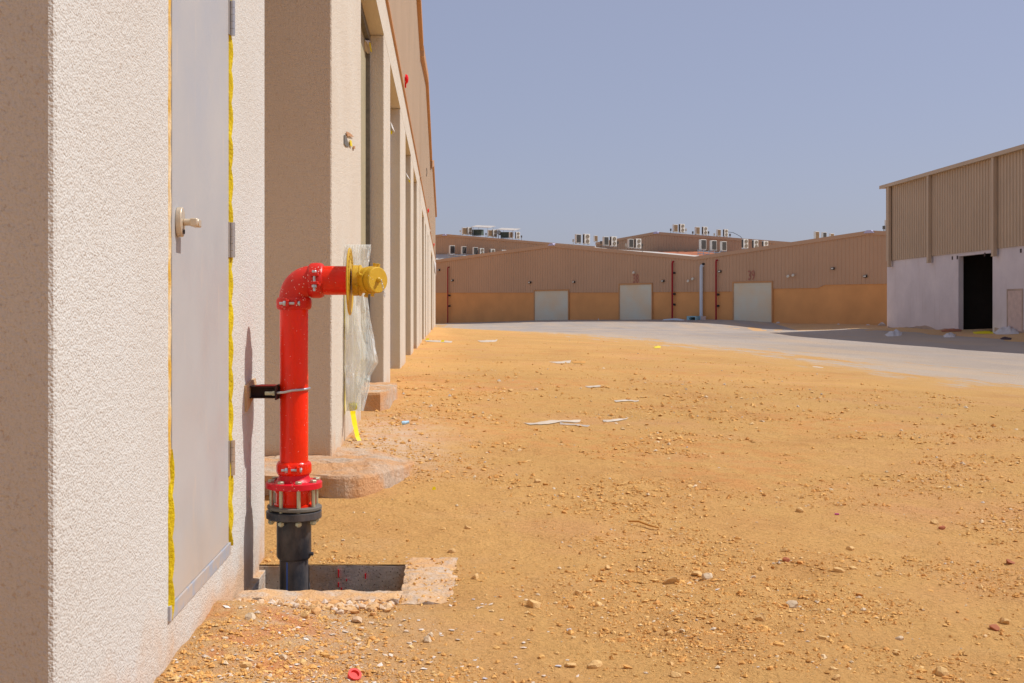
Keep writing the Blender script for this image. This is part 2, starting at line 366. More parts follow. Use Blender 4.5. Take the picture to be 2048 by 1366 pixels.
_W = np.linalg.solve(np.block([[_A, _P], [_P.T, np.zeros((3, 3))]]), np.r_[CPn[:, 2], 0, 0, 0])
def gbase(x, y):
    x = np.clip(np.asarray(x, float), -32, 62); y = np.clip(np.asarray(y, float), -5, 205)
    sh = np.broadcast(x, y).shape; X = np.c_[np.broadcast_to(x, sh).ravel(), np.broadcast_to(y, sh).ravel()*0.5]
    out = np.empty(len(X))
    for i in range(0, len(X), 20000):
        q = X[i:i+20000]; out[i:i+20000] = _tps(((q[:, None]-_X[None])**2).sum(2))@_W[:len(_X)]+_W[-3]+q@_W[-2:]
    return out.reshape(sh)
def edge_x(y):   # inner edge of the asphalt
    return np.interp(y, [0, 14, 26, 38, 50, 59, 70, 84, 95, 400], [7.0, 6.8, 6.9, 6.7, 5.9, 4.8, 3.0, 0.3, -3, -3])
def ground(x, y):
    x = np.asarray(x, float); y = np.asarray(y, float)
    z = gbase(x, y)
    dirt = 1-ss(-1.8, -0.4, x-edge_x(y))
    near = 1/(1+np.maximum(y-8, 0)*0.05)
    z = z+dirt*(vn(x, y, 2.3, 1)*0.045+vn(x, y, 0.8, 2)*0.030+near*(vn(x, y, 0.31, 3)*0.020+vn(x, y, 0.13, 4)*0.012+vn(x, y, 0.055, 5)*0.008)
              + ss(0.12, 0.4, vn(x, y, 0.9, 8))*near*vn(x, y, 0.09, 9)*0.03)
    z = z+(1-dirt)*vn(x, y, 3.0, 6)*0.03
    # rubble heap along the foot of the near wall
    z = z+0.05*np.exp(-((x+0.66)/0.22)**2)*ss(4.6, 3.2, y)+0.035*np.exp(-((x+0.5)/0.35)**2)*ss(10, 7.2, y)*ss(6.9, 7.6, y)
    dp = np.maximum(np.maximum(-0.74-x, x+0.05), np.maximum(3.83-y, y-4.60)); z = z*ss(0.0, 0.2, dp)
    z = np.where((x > 22)&(y < 75), z+np.maximum(0, vn(x, y, 2.2, 12))*0.25*ss(22, 25, x), z)
    return z
PX0, PX1, PY0, PY1 = -0.735, -0.155, 3.985, 4.46     # hole in the ground
def lines(segs):
    out = []
    for a, b, d in segs: out += list(np.arange(a, b, d))
    return np.array(out)
gx = lines([(-600, -60, 60), (-60, -8, 4), (-8, -1.4, 0.6), (-1.4, 0.4, 0.022), (0.4, 3.2, 0.032), (3.2, 8, 0.10), (8, 28, 0.4), (28, 60, 2.0), (60, 900, 60)])
gy = lines([(-300, -10, 30), (-10, 2, 1.0), (2, 5.2, 0.022), (5.2, 9, 0.034), (9, 14, 0.07), (14, 30, 0.16), (30, 90, 0.6), (90, 200, 2), (200, 1500, 80)])
XX, YY = np.meshgrid(gx, gy, indexing='ij'); ZZ = ground(XX, YY)
nx, ny = len(gx), len(gy)
V = np.c_[XX.ravel(), YY.ravel(), ZZ.ravel()]
I = np.arange(nx*ny).reshape(nx, ny)
Q = np.stack([I[:-1, :-1], I[1:, :-1], I[1:, 1:], I[:-1, 1:]], -1).reshape(-1, 4)
fx = V[Q, 0].mean(1); fy = V[Q, 1].mean(1)
Q = Q[~((fx > PX0-0.05) & (fx < PX1+0.03) & (fy > PY0-0.04) & (fy < PY1-0.006))]
def npmesh(name, V, Q, mat, smooth=True):
    me = bpy.data.meshes.new(name); me.vertices.add(len(V)); me.vertices.foreach_set('co', np.asarray(V, np.float32).ravel())
    k = Q.shape[1]; me.loops.add(Q.size); me.loops.foreach_set('vertex_index', Q.astype(np.int32).ravel())
    me.polygons.add(len(Q)); me.polygons.foreach_set('loop_start', np.arange(0, Q.size, k, dtype=np.int32))
    try: me.polygons.foreach_set('loop_total', np.full(len(Q), k, np.int32))
    except Exception: pass
    me.update(calc_edges=True); me.validate()
    me.polygons.foreach_set('use_smooth', [smooth]*len(me.polygons)); me.materials.append(M[mat])
    o = bpy.data.objects.new(name, me); COL.objects.link(o); return o
g = npmesh('ground', V, Q, 'dirt'); g['kind'] = 'structure'
def fattr(o, name, arr):
    a = o.data.attributes.new(name, 'FLOAT', 'POINT'); a.data.foreach_set('value', np.asarray(arr, np.float32))
x, y = V[:, 0], V[:, 1]
pale = np.clip(np.exp(-((x+0.45)/0.42)**2)*ss(6.6, 7.4, y)*ss(11.5, 8.5, y)*1.1+np.exp(-((x+0.42)/0.30)**2)*ss(4.1, 3.7, y)*0.75+ss(21, 24, x)*0.5, 0, 1)
fattr(g, 'pale', pale)
fattr(g, 'mid_tone', np.clip(ss(4.5, 10, y)*ss(-.6, .8, x)*(.9+vn(x, y, 1.9, 61)*.9), 0, 1))   # darker mottled tone away from the wall and with distance
fattr(g, 'red', np.clip(np.exp(-((x+0.60)/0.20)**2)*ss(3.9, 3.3, y)*2.2+0.35*ss(0.05, 0.3, vn(x, y, 1.7, 21)), 0, 1))
# road sheet
ry = lines([(-40, 5, 3), (5, 60, 0.5), (60, 175, 1.5), (175, 420, 12)]); rt = np.r_[np.linspace(0, 1, 26)[:-1]**1.5*3, np.linspace(3, 40, 60)]
RX = edge_x(ry)[None]-0.55+rt[:, None]+0.0*ry[None]; RY = np.broadcast_to(ry[None], RX.shape)
# ragged inner edge
wob = vn(RX*0+3.3, RY, 1.3, 31)*1.0+vn(RX*0+1.3, RY, 0.45, 32)*0.4
RX = RX+wob*np.clip(1-rt[:, None]/2.5, 0, 1)
lim = np.interp(ry, [-40, 40, 75, 90, 420], [20.5, 22.5, 24.5, 60, 60])[None]
RX = np.minimum(RX, lim+vn(RX*0+7, RY, 2.2, 33)*0.8)
RZ = ground(RX, RY)-.035+.047*ss(0.0, 1.3, RX-edge_x(RY)+.55)
I = np.arange(RX.size).reshape(RX.shape)
Q = np.stack([I[:-1, :-1], I[1:, :-1], I[1:, 1:], I[:-1, 1:]], -1).reshape(-1, 4)
rd = npmesh('road', np.c_[RX.ravel(), RY.ravel(), RZ.ravel()], Q, 'road'); rd['kind'] = 'structure'
d = (RX-edge_x(RY)).ravel(); fattr(rd, 'dust', np.clip(0.98-d/ np.interp(RY.ravel(), [10, 30, 60, 90], [7, 10, 12, 9]), 0, 1.3)+0.35*np.exp(-((RX.ravel()-21)/2.0)**2)*(RY.ravel() < 75))

# ------------------------------------------------------------------ pixel / plane helpers (used to find real positions)
def gpt(u, v):   # where that bearing meets the ground
    r = (u-U0)/F; s = (v-V0)/F; y = 3.0
    ys = np.concatenate([np.arange(2, 20, .02), np.arange(20, 170, .25)]); zz = ground(r*ys, ys); f = CH-s*ys-zz
    k = np.where(f <= 0)[0]; y = ys[k[0]] if len(k) else ys[-1]
    return Vector((r*y, y, float(ground(r*y, y))))
def gz(x, y): return float(ground(np.array(x), np.array(y)))
def ribs(mb, p0, p1, nrm, zb, zt, pitch, depth, wr=0.3):
    """profiled sheet from p0 to p1 (2d), nrm outward 2d, zb/zt functions of t"""
    p0 = Vector((*p0, 0)); p1 = Vector((*p1, 0)); nv = Vector((*nrm, 0)); L = (p1-p0).length; d = (p1-p0)/L
    pts = []; s = 0
    while s < L:
        for a, h in ((0, 0), (pitch*(1-wr)-pitch*.08, 0), (pitch*(1-wr), 1), (pitch*.92, 1)):
            if s+a <= L: pts.append((s+a, h*depth))
        s += pitch
    pts.append((L, 0)); vs = []; fs = []
    for s, h in pts:
        q = p0+d*s+nv*h; t = s/L
        vs.append((q.x, q.y, zb(t))); vs.append((q.x, q.y, zt(t)))
    for i in range(len(pts)-1): fs.append((2*i, 2*i+2, 2*i+3, 2*i+1))
    mb.add(vs, fs); return mb
def lin(xs, ys): return lambda t: float(np.interp(t, xs, ys))

# ------------------------------------------------------------------ left row of warehouses
WX = -0.725
def left_unit(name, label, y0, y1, piers, ridge, zs, sof, cb, first=False):
    r = empty(name, (WX-5, (y0+y1)/2, 0), label, 'warehouse')
    m = MB(); dep = 0.21
    for k, (a, b) in enumerate(piers):
        rd_ = 1.5 if (first and k < 4) else 0.55
        MB().box(WX-rd_, WX, a, b, -0.6, sof).build('pier', 'stucco' if (first and k < 3) else 'stucco_far', r, bevel=0.012)
    m.box(WX-0.5, WX, y0, y1, sof+.0005, cb)                       # lintel band
    for a, b in zip(piers[:-1], piers[1:]):                   # soffit linings
        m.box(WX-1.2, WX-0.5, a[1], b[0], sof, sof+0.2)
    wall = m.build('lintel_band', 'stucco_far', r)
    c = MB(); Ly = y1-y0
    top = lin([0, (ridge-y0)/Ly, 1], [zs[0]-.05, zs[1]-.05, zs[2]-.05])
    ribs(c, (WX-0.03, y0), (WX-0.03, y1), (1, 0), lambda t: cb+0.05, top, 0.25, 0.035)
    c.build('cladding', 'clad', r)
    MB().box(WX-0.06, WX+0.03, y0, y1, cb, cb+0.05).build('flashing', 'trim', r)
    # fascia boards along the gable
    f = MB()
    for (ya, za, yb, zb) in ((y0-.05, zs[0], ridge, zs[1]), (ridge, zs[1], y1+.0, zs[2])):
        f.hexa([(WX-.1, ya, za-.30), (WX+.105, ya, za-.30), (WX+.105, yb, zb-.30), (WX-.1, yb, zb-.30)],
               [(WX-.1, ya, za), (WX+.105, ya, za), (WX+.105, yb, zb), (WX-.1, yb, zb)])
    f.build('fascia', 'trim', r)
    b = MB(); b.prism([(WX-.11, y0+.01, cb), (WX-.11, y1-.01, cb), (WX-.11, y1-.01, zs[2]-.06), (WX-.11, ridge, zs[1]-.06), (WX-.11, y0+.01, zs[0]-.06)], (-26, 0, 0))
    b.build('roof', 'roof', r)
    MB().box(WX-26, WX-1.35 if first else WX-.6, y0+.02, y1-.02, -.6, cb-.01).build('back_wall', 'jamb', r)
    for k, (a, b_) in enumerate(zip(piers[:-1], piers[1:])):
        if first and k < 3: continue
        s = MB(); x = WX-dep
        s.box(x-.08, x, a[1], b_[0], -.3, sof)
        o = s.build('shutter_door', 'shutter', r)
        MB().box(x, x+.05, a[1], a[1]+.07, -.3, sof).box(x, x+.05, b_[0]-.07, b_[0], -.3, sof).box(x, x+.05, a[1]+.07, b_[0]-.07, sof-.1, sof).build('door_frame', 'ring' if k % 2 else 'sill', r)
    return r, wall
b1, wall1 = left_unit('warehouse', 'cream plastered warehouse with grey side door in the near left foreground', -14, 31.75,
    [(-14, -9), (-4.2, -1.3), (2.13, 4.605), (7.31, 9.8), (13.45, 14.95), (18.3, 20.6), (23.8, 25.65), (28.7, 31.75)], 18.0, (7.2, 10.2, 8.5), 4.22, 4.72, True)
b2, _ = left_unit('warehouse', 'middle cream gabled warehouse of the left row, joined beyond the nearest unit', 32.3, 52.0,
    [(32.3, 34.7), (37.9, 40), (41.7, 45.7), (47.2, 52)], 40.7, (8.45, 9.4, 8.1), 4.1, 4.72)
b3, _ = left_unit('warehouse', 'farthest cream gabled warehouse of the left row, ending before the far brown warehouse', 52.4, 79,
    [(52.4, 55.6), (61.7, 67), (70, 79)], 60, (7.85, 8.9, 7.8), 4.0, 4.6)
MB().box(WX-.3, WX-.08, 31.75, 32.3, -.4, 8.3).build('expansion_joint', 'jamb', b2)
# bells on the cladding
for k, (yy, zz, par) in enumerate(((20.1, 5.05, b1), (44.5, 4.9, b2), (66, 4.85, b3))):
    m = MB(); m.lathe([(0, .04), (.02, .04), (.02, .085), (.05, .08), (.068, .055), (.075, .02)], (WX-.005, yy, zz), (1, 0, 0), 20)
    m.box(WX, WX+.03, yy-.03, yy+.03, zz-.15, zz-.06)
    m.build('alarm_bell', 'bell', par, smooth=True)
MB().tube([(WX+.02, 41.7, 6.2), (WX+.035, 41.75, 6.05), (WX+.02, 41.7, 5.9)], .012, 6).build('cable_stub', 'blackm', b2)

# service door in the near pier
DY0, DY1, DZ0, DZ1 = 3.03, 3.815, 0.238, 2.32
def zpix(v, y): return CH+(V0-v)*y/F
dr = MB().box(WX-.05, WX+.004, DY0, DY1, 0.215, DZ1).build('service_door', 'door', b1, bevel=0.002)
fr = MB()
fr.box(WX-.03, WX+.008, DY0-.035, DY1+.02, 0.172, 0.213)
fr.build('door_sill', 'sill', b1, bevel=0.002)
def foam(name, yc, wf, z0, z1, mat, off=0.012, seed=1):
    m = MB(); vs = []; fs = []; nz = 260; k = 7
    rr = random.Random(seed); ph = [rr.uniform(0, 6) for _ in range(6)]
    for i in range(nz+1):
        z = z0+(z1-z0)*i/nz; wv = wf(z)*(1+.12*math.sin(z*31+ph[0])+.08*math.sin(z*83+ph[1])+.10*math.sin(z*9+ph[2]))
        for j in range(k+1):
            t = j/k; yy = yc(z)+(t-.5)*wv; hx = off*math.sin(math.pi*t)**.7*(1+.25*math.sin(z*57+j+ph[3]))
            vs.append((WX-.002+hx, yy, z))
    for i in range(nz):
        for j in range(k): q = i*(k+1)+j; fs.append((q, q+1, q+k+2, q+k+1))
    m.add(vs, fs); return m.build(name, mat, b1, smooth=True)
foam('foam_seal', lambda z: DY0-.018, lambda z: .026+.0*z, 0.42, DZ1, 'foam_faded', .006, 2)
foam('foam_seal', lambda z: DY0-.016, lambda z: .030*min(1, (z-.165)/.04)*(1 if z < .5 else max(.1, (.62-z)/.12)), 0.172, 0.62, 'foam', .013, 3)
foam('foam_seal', lambda z: DY1+.026-.004*(z > 1), lambda z: (.034+.040*math.exp(-((z-.42)/.16)**2)+.012*math.exp(-((z-.95)/.2)**2))*min(1, (z-.19)/.09), 0.20, DZ1, 'foam', .014, 5)
for vz in (36, 480, 916):
    zc = zpix(vz, DY1+.01); m = MB(); yy = DY1+.004
    for k in range(5): m.lathe([(0, .0085), (.0225, .0085)], (WX+.014, yy+.012, zc-.058+k*.0235), (0, 0, 1), 16)
    m.box(WX+.003, WX+.008, yy-.012, yy+.010, zc-.058, zc+.059)
    m.build('hinge', 'steel', b1, smooth=True)
# lever handle
hy, hz = 3.085, zpix(445, 3.1)
h = MB()
outl = [(hy+math.cos(t)*.027, hz+math.sin(t)*.040+(.0 if math.sin(t) > 0 else 0)) for t in np.linspace(0, 2*math.pi, 40, endpoint=False)]
h.prism([(WX+.004, a, b) for a, b in outl], (.016, 0, 0))
hd = h.build('door_handle', 'handle', b1, bevel=.002, smooth=True)
h = MB(); h.cyl((WX+.02, hy+.005, hz), (WX+.062, hy+.005, hz), .0095, 20)
h.box(WX+.040, WX+.060, hy-.011, hy+.045, hz-.012, hz+.010)
h.build('lever', 'handle', hd, bevel=.003, smooth=True)
hd.children[0].location = (0, 0, 0)
h = MB(); h.cyl((WX+.02, hy+.004, hz-.026), (WX+.023, hy+.004, hz-.026), .006, 16); h.build('keyhole', 'blackm', hd)
hd.children[1].location = (0, 0, 0)
# mortar patch behind the bracket
m = MB(); bz = zpix(785, 4.28)
pat = [(4.13, bz+.035), (4.22, bz+.045), (4.33, bz+.05), (4.36, bz+.01), (4.30, bz-.02), (4.24, bz-.03), (4.19, bz-.05), (4.14, bz-.06)]
m.prism([(WX-.003, a, b) for a, b in pat], (.012, 0, 0)); m.build('mortar_patch', 'mortar', b1)

# ------------------------------------------------------------------ fire standpipe
S = 543.0; PXc, PYc = (588-U0)/S, 4.235
def Zp(v): return CH+(V0-v)/S
P = lambda v: (PXc, PYc, Zp(v))
sp = empty('fire_standpipe', (PXc, PYc, -.35), 'red fire standpipe with gold capped inlet rising from a concrete pit beside the cream wall', 'standpipe')
up = (0, 0, 1)
b_ = MB().lathe([(0, .0530), (Zp(1116)+.5, .0530)], (PXc, PYc, -.5), up, 56).build('plastic_pipe', 'pe', sp, smooth=True)
q = MB()
vs = []; fs = []
for i in range(2):
    for a in (-.055, .055): vs.append((PXc+.0533*math.sin(-.36+a), PYc-.0533*math.cos(-.36+a), -.3 if i == 0 else Zp(1119)))
q.add(vs, [(0, 1, 3, 2)]); o = q.build('blue_stripe', 'blue', b_); o.location = (0, 0, 0)
z0 = Zp(1118); z1 = Zp(1034)
slv = MB().lathe([(0, .052), (.004, .058), (.012, .0635), (z1-z0, .0635)], (PXc, PYc, z0), up, 56).build('coupler_sleeve', 'pe', sp, smooth=True)
o = MB().cyl((PXc+.058, PYc-.02, Zp(1105)), (PXc+.074, PYc-.022, Zp(1105)), .007, 14).build('terminal', 'pe', slv, smooth=True); o.location = (0, 0, 0)
MB().lathe([(0, .096), (.004, .1015), (Zp(1021)-Zp(1036), .1015), (Zp(1021)-Zp(1036)+.003, .097)], (PXc, PYc, Zp(1036)), up, 64).build('lower_flange', 'pe', sp, smooth=True)
MB().lathe([(0, .097), (.003, .100), (.011, .100), (.013, .097)], (PXc+.002, PYc, Zp(1017)), (.02, 0, 1), 64).build('backing_ring', 'ring', sp, smooth=True)
MB().lathe([(0, .073), (.010, .073), (.013, .067), (.05, .067), (.056, .071), (.09, .071)], (PXc, PYc, Zp(1012)), up, 56).build('adaptor_body', 'red', sp, smooth=True)
fl = MB().lathe([(0, .100), (.002, .1035), (.0215, .1035), (.024, .100)], (PXc, PYc, Zp(975)), up, 64).build('upper_flange', 'red_crimson', sp, smooth=True)
MB().lathe([(0, .078), (.008, .064), (.022, .057), (.045, .055)], (PXc, PYc, Zp(965)), up, 56).build('flange_neck', 'red_crimson', sp, smooth=True)
for k in range(8):
    t = 2*math.pi*(k+.42)/8; bx, by = PXc+.084*math.cos(t), PYc+.084*math.sin(t)
    m = MB(); m.cyl((bx, by, Zp(1046)), (bx, by, Zp(962)), .0072, 14)
    m.lathe([(0, .013), (.009, .0135), (.011, .011)], (bx, by, Zp(962)-.001), up, 6)
    m.lathe([(0, .0125), (.011, .0125)], (bx, by, Zp(1046)+.004), up, 6)
    m.lathe([(0, .017), (.002, .017)], (bx, by, Zp(962)-.003), up, 20)
    m.build('stud_bolt', 'zinc', sp, bevel=.001)
MB().lathe([(0, .0525), (Zp(618)-Zp(930), .0525)], (PXc, PYc, Zp(930)), up, 64).build('riser_pipe', 'red', sp, smooth=True)
def coupling(c, ax, r, half, angs, side):
    """grooved coupling: ring halves with bolt pads; angs: pad direction vectors"""
    ax = Vector(ax).normalized(); c = Vector(c)
    m = MB()
    m.lathe([(-half, r+.001), (-half, r+.006), (-half*.75, r+.0105), (-half*.45, r+.0125), (half*.45, r+.0125), (half*.75, r+.0105), (half, r+.006), (half, r+.001)], c, ax, 64, cap=False)
    ring = None
    for pd in angs:
        pd = Vector(pd).normalized(); tg = ax.cross(pd).normalized(); cc = c+pd*(r+.0155)
        for sgn in (-1, 1):
            q = cc+tg*sgn*.0155
            E = [pd*.0165, tg*.0055, ax*half*.72]
            bt = [q-E[0]-E[1]-E[2], q+E[0]*.75-E[1]-E[2]*.7, q+E[0]*.75+E[1]-E[2]*.7, q-E[0]+E[1]-E[2]]
            tp = [q-E[0]-E[1]+E[2], q+E[0]*.75-E[1]+E[2]*.7, q+E[0]*.75+E[1]+E[2]*.7, q-E[0]+E[1]+E[2]]
            m.hexa(bt, tp)
            # shoulder sweeping down to the ring
            for k in range(5):
                an = sgn*(.40+k*.13); dd = (pd*math.cos(an)+tg*math.sin(an))
                m.lathe([(-half*.8, .001), (-half*.8, .010-.0012*k), (half*.8, .010-.0012*k), (half*.8, .001)], c+dd*(r+.007), ax, 8)
    ring = m.build('grooved_coupling', side, sp, bevel=.0015, smooth=True)
    for pd in angs:
        pd = Vector(pd).normalized(); tg = ax.cross(pd).normalized(); cc = c+pd*(r+.018)
        m = MB(); m.cyl(cc-tg*.030, cc+tg*.045, .0050, 14)
        m.lathe([(0, .010), (.010, .010)], cc+tg*.0215, tg, 6); m.lathe([(0, .0085), (.004, .0095), (.009, .008)], cc-tg*.030, tg, 16)
        o = m.build('coupling_bolt', 'galv', ring, bevel=.0008); o.location = (0, 0, 0)
    return ring
coupling((PXc, PYc, Zp(935.5)), (0, 0, -1), .0525, .0235, [(.12, -1, 0), (-.12, 1, 0)], 'red')
coupling((PXc, PYc, Zp(607)), (0, 0, -1), .0525, .0225, [(.02, -1, 0), (-.02, 1, 0)], 'red_matt')
hzp = Zp(561); er = .066
cx = PXc+er
pts = [(PXc, PYc, Zp(600)), (PXc, PYc, hzp-er)]+[(cx-er*math.cos(a), PYc, hzp-er+er*math.sin(a)) for a in np.linspace(0, math.pi/2, 20)[1:]]+[((645-U0)/S, PYc, hzp)]
MB().tube(pts, .0545, 48).build('elbow', 'red_matt', sp, smooth=True)
coupling(((633-U0)/S, PYc, hzp), (1, 0, 0), .0525, .0265, [(0.0, -1, .06), (0, 1, -.06)], 'red_matt')
MB().lathe([(0, .0535), ((699-640)/S, .0535)], ((640-U0)/S, PYc, hzp), (1, 0, 0), 64).build('branch_pipe', 'red', sp, smooth=True)
dx = (698-U0)/S
dk = MB().lathe([(0, .120), (.0015, .1245), (.005, .1245), (.007, .122), (.0071, .114), (.0055, .112), (.0055, .072), (.007, .070)], (dx, PYc, Zp(563)), (1, -.01, 0), 72).build('identification_disc', 'gold', sp, smooth=True)
# raised lettering ring on the plate: small raised blocks following the rim
def textmesh(txt, size, ext):
    cu = bpy.data.curves.new('t', 'FONT'); cu.body = txt; cu.size = size; cu.extrude = ext; cu.align_x = 'CENTER'; cu.align_y = 'CENTER'
    o = bpy.data.objects.new('t', cu); COL.objects.link(o); bpy.context.view_layer.update()
    me = bpy.data.meshes.new_from_object(o.evaluated_get(bpy.context.evaluated_depsgraph_get())); bpy.data.objects.remove(o); bpy.data.curves.remove(cu); return me
m = MB()
for k in range(46):     # worn raised relief, unreadable in the picture
    t = -1.9+k*.083; rr = .094+.004*math.sin(k*2.3); a = .0026+.0012*((k*7) % 3)
    cc = Vector((dx+.0055, PYc+rr*math.sin(t), Zp(563)+rr*math.cos(t)))
    rad = Vector((0, math.sin(t), math.cos(t))); tg = Vector((0, math.cos(t), -math.sin(t))); X = Vector((.0022, 0, 0))
    hh = .0095 if k % 3 else .006
    m.hexa([cc-rad*hh-tg*a, cc+rad*hh-tg*a, cc+rad*hh+tg*a, cc-rad*hh+tg*a], [cc-rad*hh-tg*a+X, cc+rad*hh-tg*a+X, cc+rad*hh+tg*a+X, cc-rad*hh+tg*a+X])
o = m.build('rim_relief', 'gold', dk); o.location = (0, 0, 0)
ib = (708-U0)/S-.004
MB().lathe([(0, .0535), (.002, .0565), (.020, .0565), (.022, .0545), (.024, .0575), (.030, .0575), (.034, .052), (.036, .046)], (ib, PYc, hzp), (1, 0, 0), 64).build('inlet_collar', 'gold', sp, smooth=True)
ad = Vector((.70, -.71, 0)).normalized(); ic = Vector((ib+.037, PYc-.006, hzp))
MB().tube([(ib+.02, PYc, hzp), (ib+.030, PYc-.001, hzp), tuple(ic+ad*.008), tuple(ic+ad*.035)], [.048, .048, .0455, .0445], 48).build('inlet_body', 'gold', sp, smooth=True)
MB().lathe([(.012, .040), (.013, .0475), (.030, .0475), (.031, .043), (.034, .043), (.035, .0505), (.052, .0505), (.053, .046)], ic, ad, 64).build('swivel_ring', 'gold', sp, smooth=True)
tgv = Vector((ad.y, -ad.x, 0))*-1
for t in (.35, .35+math.pi/2, .35+math.pi, .35+1.5*math.pi, 1.15, 1.15+math.pi):
    m = MB(); rd_ = Vector((0, 0, 1))*math.cos(t)+tgv*math.sin(t); m.lathe([(0, .0065), (.010, .006), (.013, .0078), (.017, .0078)], ic+ad*(.043 if t not in (1.15, 1.15+math.pi) else .024)+rd_*.048, rd_, 14); m.build('swivel_lug', 'gold', sp, smooth=True)
cp = MB().lathe([(.055, .030), (.0555, .0455), (.060, .0475), (.082, .0475), (.0855, .0445), (.086, .006)], ic, ad, 64)
for t in (.25, .25+math.pi):
    rd_ = Vector((0, 0, 1))*math.cos(t)+tgv*math.sin(t); cp.lathe([(0, .007), (.010, .006), (.0145, .0075), (.016, .006)], ic+ad*.070+rd_*.045, rd_, 14)
cp.lathe([(.085, .009), (.092, .009), (.094, .0065), (.100, .0065), (.101, .004)], ic, ad, 24)
cpo = cp.build('inlet_cap', 'gold', sp, smooth=True)
ch = MB(); p0 = ic+ad*.100
for k in range(9):
    cc = p0+Vector((.002+.0016*k, -.002, -.004-.0068*k+ (.0)))
    a1 = Vector((1, 0, 0)) if k % 2 else Vector((0, 1, 0)); a2 = Vector((0.15, 0, 1)).normalized()
    ch.tube([cc+a1*.0028*math.cos(t)+a2*.0048*math.sin(t) for t in np.linspace(0, 2*math.pi, 12, endpoint=False)], .0010, 6, closed=True)
o = ch.build('cap_chain', 'galv', cpo, smooth=True); o.location = (0, 0, 0)
# u-bolt and bracket
zb0 = Zp(779)
pts = [(PXc-.085, PYc-.057, zb0-.010), (PXc-.03, PYc-.057, zb0-.007)]+[(PXc+.057*math.cos(a), PYc+.057*math.sin(a), zb0+.004*math.cos(a)) for a in np.linspace(-math.pi/2, math.pi/2, 22)]+[(PXc-.03, PYc+.057, zb0-.004), (PXc-.085, PYc+.057, zb0-.006)]
MB().tube(pts, .0046, 12).build('u_bolt', 'galv', sp, smooth=True)
br = MB(); x1 = PXc-.056; x0 = WX-.02; zt = Zp(771); zb = Zp(795)
br.box(x0, x1, PYc-.045, PYc+.045, zt-.004, zt); br.box(x0, x1, PYc-.045, PYc+.045, zb, zb+.004)
br.box(x0, x1-.004, PYc+.041, PYc+.045, zb+.004, zt-.004); br.box(x0+.02, x1-.012, PYc-.012, PYc-.008, zb+.004, zt-.004)
br.box(x1-.0039, x1+.002, PYc-.072, PYc+.072, zb-.004, zt+.004)
bro = br.build('strut_bracket', 'strut', sp, bevel=.001)
m = MB(); cc = Vector((x1-.03, PYc-.057, zb0-.010)); m.lathe([(0, .0095), (.009, .0095)], cc+Vector((.015, 0, 0)), (1, 0, 0), 6); m.lathe([(0, .007), (.03, .007)], cc+Vector((-.012, 0, 0)), (1, 0, 0), 14)
o = m.build('bracket_nut', 'zinc', bro, bevel=.0008); o.location = (0, 0, 0)
m = MB(); m.prism([(x0+.05, PYc-.046, zt+.001), (x1-.005, PYc-.046, zt+.001), (x1-.002, PYc+.02, zt+.001), (x0+.06, PYc+.03, zt+.001)], (0, 0, .0022))
o = m.build('paint_smear', 'red_matt', bro); o.location = (0, 0, 0)

# ------------------------------------------------------------------ concrete pit
pt = empty('concrete_pit', ((PX0+PX1)/2, (PY0+PY1)/2, 0), 'open square concrete pit around the foot of the red standpipe', 'pit')
def rough_box(x0, x1, y0, y1, z0, z1, amp, step=.03, seed=0):
    bm = bmesh.new(); bmesh.ops.create_cube(bm, size=1)
    for v in bm.verts: v.co = Vector((x0 if v.co.x < 0 else x1, y0 if v.co.y < 0 else y1, z0 if v.co.z < 0 else z1))
    L = max(x1-x0, y1-y0, z1-z0)
    for _ in range(7):
        es = [e for e in bm.edges if e.calc_length() > step*1.6]
        if not es: break
        bmesh.ops.subdivide_edges(bm, edges=es, cuts=1, use_grid_fill=True)
    from mathutils import noise as mn
    o = Vector((seed*3.1, 0, 0))
    for v in bm.verts:
        edge = sum((abs(v.co.x-x0) < 1e-4 or abs(v.co.x-x1) < 1e-4, abs(v.co.y-y0) < 1e-4 or abs(v.co.y-y1) < 1e-4, abs(v.co.z-z1) < 1e-4))
        n1 = mn.noise_vector(v.co*9+o)*amp+mn.noise_vector(v.co*28+o)*amp*.5
        v.co += n1*(1 if edge < 2 else 1.3)
        if edge >= 2: v.co.z -= abs(mn.noise(v.co*16+o))*amp*2.2
    mb = MB(); bm.verts.index_update(); mb.add([v.co.copy() for v in bm.verts], [[v.index for v in f.verts] for f in bm.faces]); bm.free(); return mb
ct = .012
m = rough_box(PX0-.0, -.545, PY1, PY1+.13, -.55, -.004, .003, .035, 1); m.build('curb', 'block', pt)
m = rough_box(-.528, PX1+.0, PY1+.002, PY1+.13, -.55, -.004, .003, .035, 6); m.build('curb', 'block', pt)
m = rough_box(PX1, PX1+.195, PY0-.13, PY1+.13, -.55, ct-.004, .009, .02, 2); m.build('curb', 'block', pt)
m = rough_box(PX0+.02, PX1, PY0-.13, PY0, -.55, ct+.006, .010, .02, 3); m.build('curb', 'block', pt)
MB().box(PX0-.02, PX0+.035, PY0, PY1, -.55, -.02).build('curb', 'block', pt, bevel=.003)
m = rough_box(PX0+.0, PX1, PY0-.0, PY1, -.62, -.52, .01, .05, 4); m.build('pit_floor', 'conc', pt)
# red drips on the back curb
for u, v, h in ((677, 1139, 12), (677, 1165, 7), (683, 1175, 7), (693, 1158, 3), (731, 1147, 8), (671, 1185, 3)):
    xx = (u-U0)/F*PY1; z = zpix(v, PY1); a = .0022
    m = MB(); m.prism([(xx-a, PY1-.006, z), (xx+a, PY1-.006, z), (xx+a*.8, PY1-.006, z-h/F*PY1*1.3), (xx-a*.9, PY1-.006, z-h/F*PY1*1.3)], (0, .012, 0)); m.build('paint_drip', 'red_crimson', pt)

